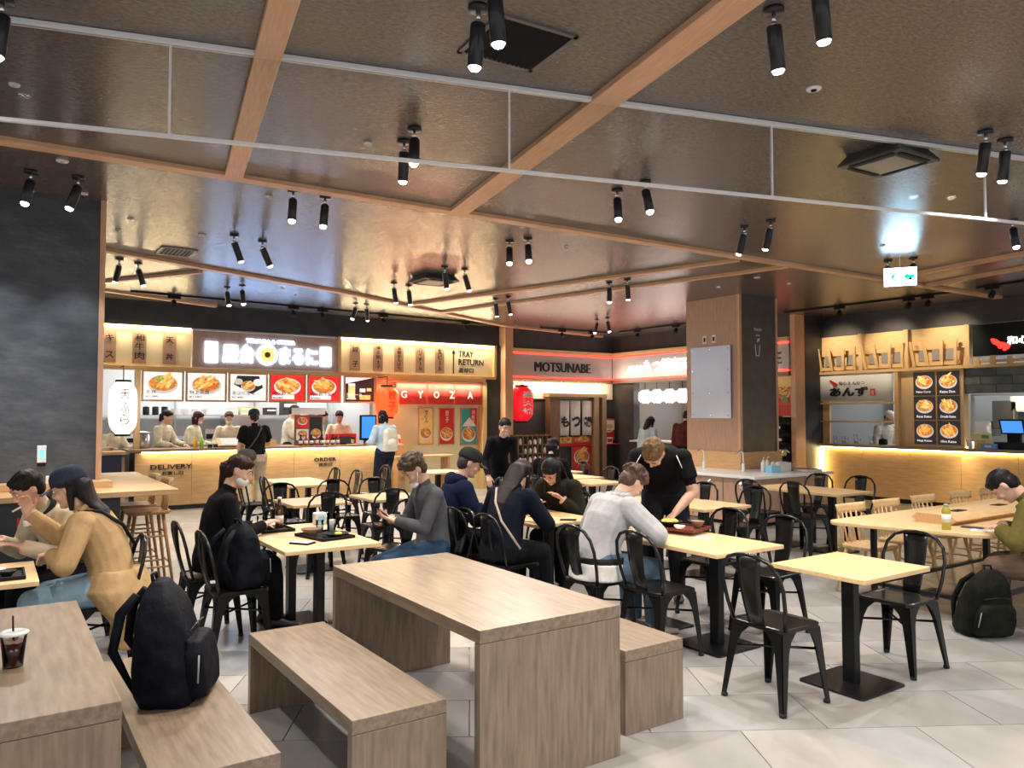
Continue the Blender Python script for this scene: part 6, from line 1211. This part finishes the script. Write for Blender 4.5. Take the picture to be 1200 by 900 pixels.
    if style == 'long':
        for sx in (-1, 1): hb.ball((sx * .056, -.025, .035), (.040, .050, .05), T=HM); hg((sx * .060, -.03, .015), hang * .8, .030, .014, .02, sx * .012)
        bk = A(0, -cos(a3), sin(a3)); base = [p5 + bk * (.055 + e), p4 + bk * (.085 + e), p3 + bk * (.105 + e), p2 + bk * (.10 + e)]
        pts = [Bz((0, -.05, .055)), Bz((0, -.085, -.01)), Bz((0, -.082, -.075))]; left = hang
        for b1 in base:
            d = np.linalg.norm(b1 - pts[-1]); k_ = max(1, int(d / .04))
            if d >= left: pts.append(pts[-1] + (b1 - pts[-1]) * left / d); break
            pts.append(b1); left -= d
        n_ = len(pts); rs = []
        for j_, c_ in enumerate(pts):
            f_ = j_ / (n_ - 1); dr = nrm(pts[min(j_ + 1, n_ - 1)] - pts[max(j_ - 1, 0)]); nb = nrm(np.cross(Lx, dr)); hw = (.070, .082, .092)[j_] if j_ < 3 else .092 * (1 - .62 * ((j_ - 2) / max(n_ - 3, 1)) ** 2); hd_ = (.045, .055, .050)[j_] if j_ < 3 else .042 - .028 * (j_ - 2) / max(n_ - 3, 1)
            rs.append([tuple(c_ + Lx * hw * cos(t) + nb * hd_ * sin(t)) for t in [2 * pi * i / 20 for i in range(20)]])
        hb.rings(rs); e1 = pts[-1]; dr = nrm(pts[-1] - pts[-2])
        for sx in (-.022, 0, .022): hb.tube([tuple(e1 - dr * .05 + Lx * sx), tuple(e1 + dr * (.05 - abs(sx)) + Lx * sx * .8)], [.018, .005], 8)
    if style == 'bob':
        for sx in (-1, 1): hg((sx * .066, .0, .02), .15, .028, .022, .01)
        for sx in (-.04, 0, .04): hg((sx, -.07, .0), .15, .045, .035, .0)
    if style == 'pony': hb.ball((0, -.115, .02), .022, T=HM); hg((0, -.125, .02), hang, .036, .014, .04); hg((.0, -.12, .0), hang * .85, .042, .02, .0)
    if style in ('curly', 'toupe'):
        for k in range(120):
            t = r.uniform(0, 2 * pi); ph = r.uniform(.05 if style == 'curly' else .7, 1.45); g_ = 1.12 if style == 'curly' else 1.03; c = (cos(ph) * cos(t) * .082 * g_, -.012 + cos(ph) * sin(t) * .098 * g_, .045 + sin(ph) * .08 * g_)
            if c[1] > .05 and c[2] < .07: continue
            hb.ball(c, r.uniform(.013, .022), T=HM, n=8, k=6)
    if style: remesh(hb, max(vox * .8, .006), 'hair', [hairm(hair)], q, .0 if vox >= .012 else (.0008 if style == 'long' else .0022), 75, 2, None, (1.6, 1.6, .25) if style not in ('curly', 'toupe') else None)
    if cap:
        g = MB(); g.lathe([(.094, 0), (.096, .02), (.092, .055), (.075, .09), (.04, .108), (.002, .112)], 22, T=HM @ Matrix.Translation((0, -.012, .030)) @ Matrix.Diagonal((1, 1.16, 1, 1))); cp = g.build('cap', cloth('cap_' + cap[0], cap[1]), q)
        if cap[2] is not None:
            MB().grid(lambda u, v: ((sin((u - .5) * 2.2) * (.082 + .01 * v), .062 + .035 * cos((u - .5) * 2.2) + .075 * v * cos((u - .5) * 1.6), .034 - .02 * v - .012 * (2 * u - 1) ** 2), (0, 0, 1)), 10, 3, .004).build('tmpb', M_black, q)
            o_ = bpy.data.objects[[o.name for o in q.children if o.name.startswith('tmpb')][0]]; o_.data.transform(HM); o_.name = 'cap_brim'; o_.data.materials.clear(); o_.data.materials.append(cloth('brim_' + cap[0], cap[2])); o_.parent = cp
    if mask:
        MB().ball((0, .044, -.060), (.064, .058, .046), T=HM, n=16, k=10).build('face_mask', mat('mask_white', (.82, .83, .84), .7), q)
        for sx in (-1, 1): MB().tube([(sx * .055, .07, -.045), (sx * .075, .0, -.01)], .0015, 4, T=HM).build('ear_loop', mat('mask_white', (.8, .8, .8)), q)
    if glasses:
        gm = mat('spectacle_frame', (.03, .02, .02), .3)
        for sx in (-1, 1):
            ring = [(sx * .031 + .024 * cos(t), .094 - .004 * abs(cos(t)), .004 + .018 * sin(t)) for t in [2 * pi * i / 14 for i in range(15)]]; MB().tube(ring, .0016, 5, T=HM, caps=False).build('spectacle_rim', gm, q); MB().tube([(sx * .055, .09, .008), (sx * .078, .0, .006)], .0016, 5, T=HM).build('spectacle_arm', gm, q)
        MB().tube([(-.008, .098, .008), (.008, .098, .008)], .0016, 5, T=HM).build('spectacle_bridge', gm, q)
    info = dict(q=q, HM=HM, hands=out_h, p=[p0, p1, p2, p3, p4, p5], hip=hip, sp=sp, a3=a3, L=Lx, s=s, e=e)
    for ex in extras: ex(info)
    return q
def pchild(mb, name, m, info, vox=None, noise=0, bevel=0.):
    if vox: return remesh(mb, vox, name, [m], info['q'], noise, 20, 3)
    return mb.build(name, m, info['q'], bevel)
def ellr(c, rx, ry, n=18, z=None): return [(c[0] + rx * cos(2 * pi * i / n), c[1] + ry * sin(2 * pi * i / n), c[2]) for i in range(n)]
# garments
def coat_tail(m, low, back=.16, w_=.2, fat=1.):
    def f(i):
        p1 = i['p'][1]; mb = MB()
        mb.rings([ellr(p1 + A(0, -.02, .10), .185, .15), ellr(p1 + A(0, -.03, -.02), .225 * fat, .18 * fat), ellr(p1 + A(0, -back * .8, -.15), .235 * fat, .15 * fat), ellr((0, -back, (p1[2] + low) / 2 - .05), w_ * fat, .13 * fat), ellr((0, -back, low), w_ * .95 * fat, .12 * fat)])
        pchild(mb, 'coat_tail', m, i, .010, .006)
    return f
def collar(m, r=.085, up=.03, name='collar'):
    def f(i):
        p5 = i['p'][5]; mb = MB(); u = i['sp'](i['a3']); pts = [tuple(p5 + i['L'] * r * cos(t) + np.cross(u, i['L']) * (r * .9 * sin(t)) + u * (-.005 + up * (-sin(t)))) for t in [2 * pi * k / 16 for k in range(16)]]
        mb.tube(pts + [pts[0]], .022, 8); pchild(mb, name, m, i, .007, .002)
    return f
def hood(m):
    def f(i):
        p5 = i['p'][5]; mb = MB(); u = i['sp'](i['a3']); bk = np.cross(i['L'], u) * -1
        bk = A(0, -cos(i['a3']), sin(i['a3']))
        mb.ball(tuple(p5 + bk * .085 - u * .02), (.11, .06, .075)); mb.ball(tuple(p5 + bk * .03 + i['L'] * .07), (.045, .05, .05)); mb.ball(tuple(p5 + bk * .03 - i['L'] * .07), (.045, .05, .05)); pchild(mb, 'hood', m, i, .009, .003)
    return f
def strap(m, side=1, r=.010):
    def f(i):
        p = i['p']; L = i['L']; fr = A(0, cos(i['a3']), -sin(i['a3'])); e = i['e']
        a = p[4] + L * side * .09 + i['sp'](i['a3']) * (.045 + e); b = p[3] - fr * (.135 + e) + L * side * .02; c = p[2] - fr * (.130 + e) - L * side * .08; d = p[1] - L * side * (.18 + e) - fr * .02
        k = p[4] + L * side * .09 - fr * (.09 + e)
        mb = MB().tube([tuple(x) for x in (a, k, b, c, d)], r, 6); pchild(mb, 'bag_strap', m, i)
    return f
def handbag(m, off=(-.27, -.05, -.12), size=(.05, .17, .13)):
    def f(i):
        c = i['hip'] + A(*off); mb = MB().ball(tuple(c), size); pchild(mb, 'shoulder_bag', m, i, .010, .004)
    return f
def phone_in_hand(m=M_black):
    def f(i):
        (h0, f0, n0, s0), (h1, f1, n1, s1) = i['hands']; c = (h0 + h1) / 2 + (f0 + f1) / 2 * .09 + A(0, 0, .02)
        T = Matrix.Translation(tuple(c)) @ Matrix.Rotation(radians(40), 4, 'X'); mb = MB().box(-.037, .037, -.075, .075, -.004, .004, T=T); o = pchild(mb, 'phone', m, i)
        wm = i['q'].matrix_basis.copy(); o.parent = None; o.matrix_basis = wm; tag(o, 'dark phone held in both hands by the curly-haired man', 'phone')
    return f
BLK = dict(top='black_top', topc=(.004, .004, .005))
M_tan = cloth('tan_coat', (.40, .26, .125), 1.25); M_navyj = cloth('navy_jacket', (.005, .009, .030), 1.5)
# seated: trench coat woman and her neighbour
def trench_extra(i):
    p = i['p']; fr = A(0, cos(i['a3']), -sin(i['a3']))
    mb = MB().ball(tuple(p[3] + fr * .12), (.06, .03, .10)); pchild(mb, 'grey_hoodie_front', cloth('grey_hoodie', (.22, .22, .24)), i, .009)
    h, fd, pn, sd = i['hands'][0]; c = h + fd * .07 + pn * .02
    strap(M_black, -1, .012)(i)
    mb = MB().tube([tuple(c - A(0, -.02, .02)), tuple(c + A(0, .07, -.05))], .006, 8); pchild(mb, 'white_stick', M_white, i)
    pchild(MB().tube([tuple(h - fd * .02), tuple(h - fd * .075)], [.036, .040], 12), 'shirt_cuff', M_white, i)
    mb = MB().ball((-.02, .26, .80), (.055, .05, .045)); o = pchild(mb, 'plush', M_white, i, .008)
    MB().ball((-.06, .29, .81), (.018, .02, .018)).ball((.02, .29, .83), (.018, .02, .018)).build('black_patch', M_black, i['q'])
person('woman in a dark cap and tan trench coat raising a hand at the left', (.67, 5.54), (-.93, .37), lean=.26, bend=.28, neck=-.03, look=(-.16, .05, 0), hands=((.16, .56, 1.0), (-.12, .32, .775)), elbow=((.3, .35, -1), (-.8, -.2, -.6)), grip=((.0, .2, 1), (.6, .8, 0)), palms=((-1, 0, 0), None),
       top='tan_coat', topc=(.40, .26, .125), pants='pale_jeans', pantc=(.20, .30, .38), shoe=(.5, .5, .5), style='long', hang=.20, cap=('navy', (.022, .027, .045), (.10, .11, .14)), vox=.0075, fit=.022, curl=.9, extras=(coat_tail(M_tan, .20, .14, .21, 1.15), collar(M_tan), trench_extra))
person('person in a cream jacket with dark collar seated beyond the trench coat woman', (.50, 6.22), (-.90, -.42), lean=.35, bend=.25, neck=.05, look=(-.1, .1, 0), hands=((.15, .42, .80), (-.20, .45, .80)), top='cream_jacket', topc=(.55, .46, .32), style='short', vox=.009, fit=.02, extras=(collar(cloth('dark_collar', (.02, .02, .02))),))
# bottle table
person('woman with a reddish-brown ponytail, face mask and black top seen from behind', (1.40, 6.12), (.99, -.1), lean=.18, bend=.12, neck=.12, look=(.0, .35, 0), hands=((.12, .36, .80), (-.16, .34, .76)), hair=(.030, .008, .006), style='pony', hang=.26, mask=True, wid=.92, vox=.0085, fit=.014, **BLK)
person('curly-haired man in a grey v-neck sweater and jeans looking at his phone', (3.02, 5.62), (-.99, .12), lean=.02, bend=.22, neck=.30, look=(.12, -.05, 0), hands=((.06, .34, .80), (-.06, .34, .80)), elbow=(.55, -.1), grip=((-.5, .8, .3), (.5, .8, .3)), palms=((0, .2, 1), (0, .2, 1)), curl=.55,
       top='grey_sweater', topc=(.070, .072, .078), pants='dark_jeans', pantc=(.020, .045, .085), shoe=(.45, .42, .40), hair=(.085, .055, .035), style='curly', vox=.0075, fit=.012, mask=False, lids=True, feet=((.14, .62, 0), (-.14, .50, 0)),
       extras=(phone_in_hand(), lambda i: pchild(MB().ball((0, .072, -.100), (.050, .035, .026), T=i['HM'], n=16, k=10), 'face_mask', mat('mask_white', (.82, .83, .84)), i), lambda i: pchild(MB().tube([tuple(i['HM'] @ Vector((-.055, .06, -.09))), tuple(i['HM'] @ Vector((-.076, .0, .0)))], .004, 4), 'mask_loop', mat('mask_white', (.8, .8, .8)), i)))
# middle group
person('man in a black cap and navy hooded jacket seated in profile', (3.36, 5.95), (.97, -.24), lean=.12, bend=.2, neck=.08, look=(.0, .15, 0), hands=((.15, .40, .78), (-.15, .38, .78)), top='navy_jacket', topc=(.005, .009, .030), shoe=(.1, .1, .1), style='short', hair=(.05, .045, .04), cap=('black', (.022, .022, .020), (.06, .06, .055)), vox=.0085, fit=.032, extras=(hood(M_navyj),))
person('long-haired woman in a dark navy coat with a pale bag strap, seen from behind', (3.42, 5.22), (.93, .36), lean=.32, bend=.25, neck=.15, look=(.1, .0, .1), hands=((.10, .44, .78), (-.14, .40, .78)), elbow=(.9, .1), top='dark_navy_coat', topc=(.004, .005, .013), style='long', hang=.42, hair=(.016, .009, .006), vox=.0085, wid=.93, fit=.024, extras=(strap(cloth('pale_strap', (.42, .36, .30)), -1),))
def watch(i):
    for k, m, nm in ((0, M_black, 'wristwatch'), (1, M_white, 'wrist_band')):
        h, fd, pn, sd = i['hands'][k]; pchild(MB().tube([tuple(h - fd * .03), tuple(h - fd * .005)], .034, 12), nm, m, i)
person('woman with glasses and long black hair leaning over the table in a dark olive jacket', (4.72, 6.02), (-.86, -.5), lean=.40, bend=.30, neck=.05, look=(.1, .1, 0), hands=((.16, .36, .80), (-.10, .34, .84)), top='olive_black_jacket', topc=(.020, .019, .012), style='long', hang=.32, hair=(.008, .006, .006), glasses=True, lids=True, vox=.0085, wid=.93, fit=.020, extras=(watch,))
person('smiling woman in black with tied-back hair bending over a table in the background', (5.95, 9.15), (-.35, -.94), sit=False, lean=.62, bend=.25, neck=-.5, look=(-.1, -.1, .1), hands=((.22, .40, .80), (-.10, .50, .82)), style='bun', smile=True, vox=.0095, fit=.010, wid=.86, head_z=1.60, **BLK)
person('dark-haired diner in black seen from behind in front of the grid rack', (6.10, 8.15), (.8, .6), lean=.2, bend=.15, neck=.1, style='bob', vox=.010, fit=.014, **BLK)
# tray table
def fluffy(i):
    mb = MB(); p5 = i['p'][5]; u = i['sp'](i['a3'])
    for k in range(26): t = 2 * pi * k / 26; mb.ball(tuple(p5 + i['L'] * .085 * cos(t) + A(0, .08 * sin(t), .01 + .015 * (k % 2))), .026, n=8, k=6)
    pchild(mb, 'fluffy_collar', PMATS['grey_fleece'], i, .007, .004)
    pchild(MB().rings([ellr(i['p'][1] + A(0, .01, .0), .222, .182), ellr(i['p'][1] + A(0, .01, .05), .215, .176)]), 'dark_waistband', M_black, i, .009); pchild(MB().rings([ellr(i['p'][1] + A(0, -.01, -.11), .235, .19), ellr(i['p'][1] + A(0, -.0, .01), .225, .18)]), 'pale_shirt_hem', cloth('pale_hem', (.50, .49, .46)), i, .009)
person('woman in a fuzzy light grey sweater seen from behind, short brown hair', (3.68, 4.33), (.99, -.05), lean=.30, bend=.30, neck=.10, look=(.15, .0, 0), hands=((.14, .36, .86), (-.22, .40, .78)), elbow=((.9, .1, -.6), (-.9, .0, -.8)), top='grey_fleece', topc=(.30, .295, .30), pants='grey_blue_jeans', pantc=(.08, .12, .17), style='curly', hair=(.11, .06, .045), vox=.0085, fit=.032, sheen=.3, shoe=(.4, .35, .3), extras=(fluffy,))
def piping(i):
    for sx in (-1, 1):
        p = i['p']; a = p[4] + i['L'] * sx * .15 + A(0, .06, .02); b = p[4] + i['L'] * sx * .20 + A(0, .10, -.08); pchild(MB().tube([tuple(a), tuple(b)], .004, 6), 'white_piping', M_white, i)
person('waiter in a black short-sleeved shirt bending to set down a tray, blond-brown curls', (5.02, 4.96), (-.80, -.60), sit=False, head_z=1.70, lean=.70, bend=.55, neck=.12, look=(-.05, .2, -.1), hands=((.20, .55, .80), (-.14, .50, .82)), elbow=(.8, -.2), long_sleeve=False, style='toupe', hair=(.20, .115, .05), lids=True, vox=.008, fit=.018, wid=1.04, curl=.6, shoe=(.03, .03, .03), pants='black_work_trousers', pantc=(.010, .010, .012), extras=(piping,), **BLK)
person('young man in an olive jacket with short black hair bent over the communal table', (6.52, 2.42), (-.30, .95), lean=.36, bend=.30, neck=.15, look=(.18, .0, 0), hands=((.10, .40, .77), (-.08, .38, .77)), elbow=(.8, .1), top='olive_jacket', topc=(.105, .085, .024), pants='brown_trousers', pantc=(.10, .065, .045), shoe=(.05, .05, .05), style='short', hair=(.010, .008, .007), lids=True, vox=.0075, fit=.030, extras=(coat_tail(cloth('olive_jacket', (.105, .085, .024)), .36, .05, .2, 1.2), collar(cloth('olive_jacket', (.105, .085, .024)), .08, .02)))
# customers at the counters
person('customer in black top and beige trousers ordering at the counter, grey shoulder bag', (3.79, 13.55), (.1, 1), sit=False, head_z=1.60, lean=.05, bend=.1, neck=.15, hands=((.22, .38, 1.08), (-.26, .05, .85)), long_sleeve=False, style='pony', hang=.14, hair=(.02, .022, .028), cap=('navy2', (.022, .03, .045), None), pants='beige_trousers', pantc=(.42, .35, .25), shoe=(.3, .3, .3), vox=.010, fit=.030, extras=(handbag(cloth('grey_bag', (.07, .065, .055)), (-.16, -.17, .02), (.17, .06, .13)), strap(cloth('grey_bag', (.07, .065, .055)), 1, .012)), **BLK)
def white_pack(i):
    p = i['p']; mb = MB(); c = p[3] + A(0, -.20, -.05); mb.rings([[(c[0] + x * k, c[1] + y * k, c[2] + z) for x, y in rsq(.28, .15, .05, 3)] for z, k in ((-.24, .8), (-.22, 1), (.12, .95), (.18, .7))]); mb.ball((c[0], c[1] - .07, c[2] - .1), (.10, .05, .09)); o = pchild(mb, 'backpack', cloth('cream_backpack', (.62, .60, .52)), i, .010, .002)
    wm = i['q'].matrix_basis.copy(); o.parent = None; o.matrix_basis = wm; tag(o, 'cream white backpack worn by the customer at the kiosk', 'backpack')
person('customer in a light blue top and dark trousers at the ordering kiosk', (6.15, 13.35), (-.1, 1), sit=False, head_z=1.60, lean=.03, bend=.08, neck=.2, hands=((.20, .35, 1.1), (-.22, .25, 1.1)), style='bob', hair=(.018, .01, .012), top='pale_blue_top', topc=(.40, .50, .60), pants='navy_trousers', pantc=(.012, .015, .03), vox=.010, fit=.02, extras=(white_pack,))
# kitchen staff in cream tops
ST = dict(sit=False, wid=.95, top='cream_uniform', topc=(.66, .61, .46), pants='staff_apron_black', pantc=(.03, .03, .03), vox=.0115, fit=.02)
person('cook in a cream top behind the white lantern', (1.72, 15.15), (.4, -.9), head_z=1.45, lean=.2, bend=.1, hands=((.2, .4, 1.05), (-.2, .4, 1.05)), style='short', **ST)
person('kitchen worker in cream with a dark ponytail, leftmost behind the counter', (2.55, 15.2), (.75, -.65), head_z=1.60, lean=.1, bend=.1, neck=.1, hands=((.25, .38, 1.08), (-.1, .42, 1.08)), style='pony', hang=.14, smile=True, **ST)
person('kitchen worker in cream with a reddish bob looking right', (3.12, 15.45), (.85, -.5), head_z=1.58, lean=.1, bend=.1, neck=.15, hands=((.2, .35, 1.05), (-.2, .35, 1.05)), style='bob', hair=(.05, .012, .012), mask=True, **ST)
person('kitchen worker in cream wearing a white face mask, facing the customer', (3.78, 15.3), (-.2, -.98), head_z=1.58, lean=.1, bend=.1, neck=.1, hands=((.2, .35, 1.05), (-.2, .35, 1.05)), style='short', hair=(.12, .06, .03), mask=True, **ST)
person('tall cook in cream with short dark hair in profile', (5.16, 16.0), (.9, -.4), head_z=1.71, lean=.05, bend=.1, hands=((.2, .35, 1.05), (-.2, .35, 1.05)), style='short', **ST)
person('kitchen worker in cream with long dark hair behind the sauce bottles', (5.35, 15.2), (-.15, -.98), head_z=1.56, lean=.1, bend=.1, hands=((.2, .35, 1.05), (-.2, .35, 1.05)), style='long', hang=.2, **ST)
person('cook in cream with thick black hair turned away at the back', (5.66, 15.85), (.8, -.6), head_z=1.62, lean=.15, bend=.1, hands=((.2, .35, 1.05), (-.2, .35, 1.05)), style='short', **ST)
person('kitchen worker in cream on the right, facing front', (5.98, 15.25), (-.3, -.95), head_z=1.60, lean=.05, bend=.1, hands=((.2, .35, 1.08), (-.2, .35, 1.08)), style='short', **ST)
FAR = dict(sit=False, vox=.0115, fit=.02)
person('long-haired customer in pale blue at the corner hotpot counter', (12.10, 12.55), (1, .1), head_z=1.50, style='long', hang=.2, top='pale_blue_top', topc=(.40, .50, .60), **FAR)
person('customer in a dark maroon shirt beside the column', (12.15, 11.45), (.9, .4), head_z=1.62, style='short', top='maroon_shirt', topc=(.06, .012, .012), wid=1.1, **FAR)
person('cook in white with a white cap in the cutlet kitchen', (15.0, 8.72), (-.35, -.93), head_z=1.60, lean=.15, style='short', top='white_uniform', topc=(.50, .50, .49), hair=(.02, .015, .01), cap=('white', (.55, .55, .54), None), **FAR)
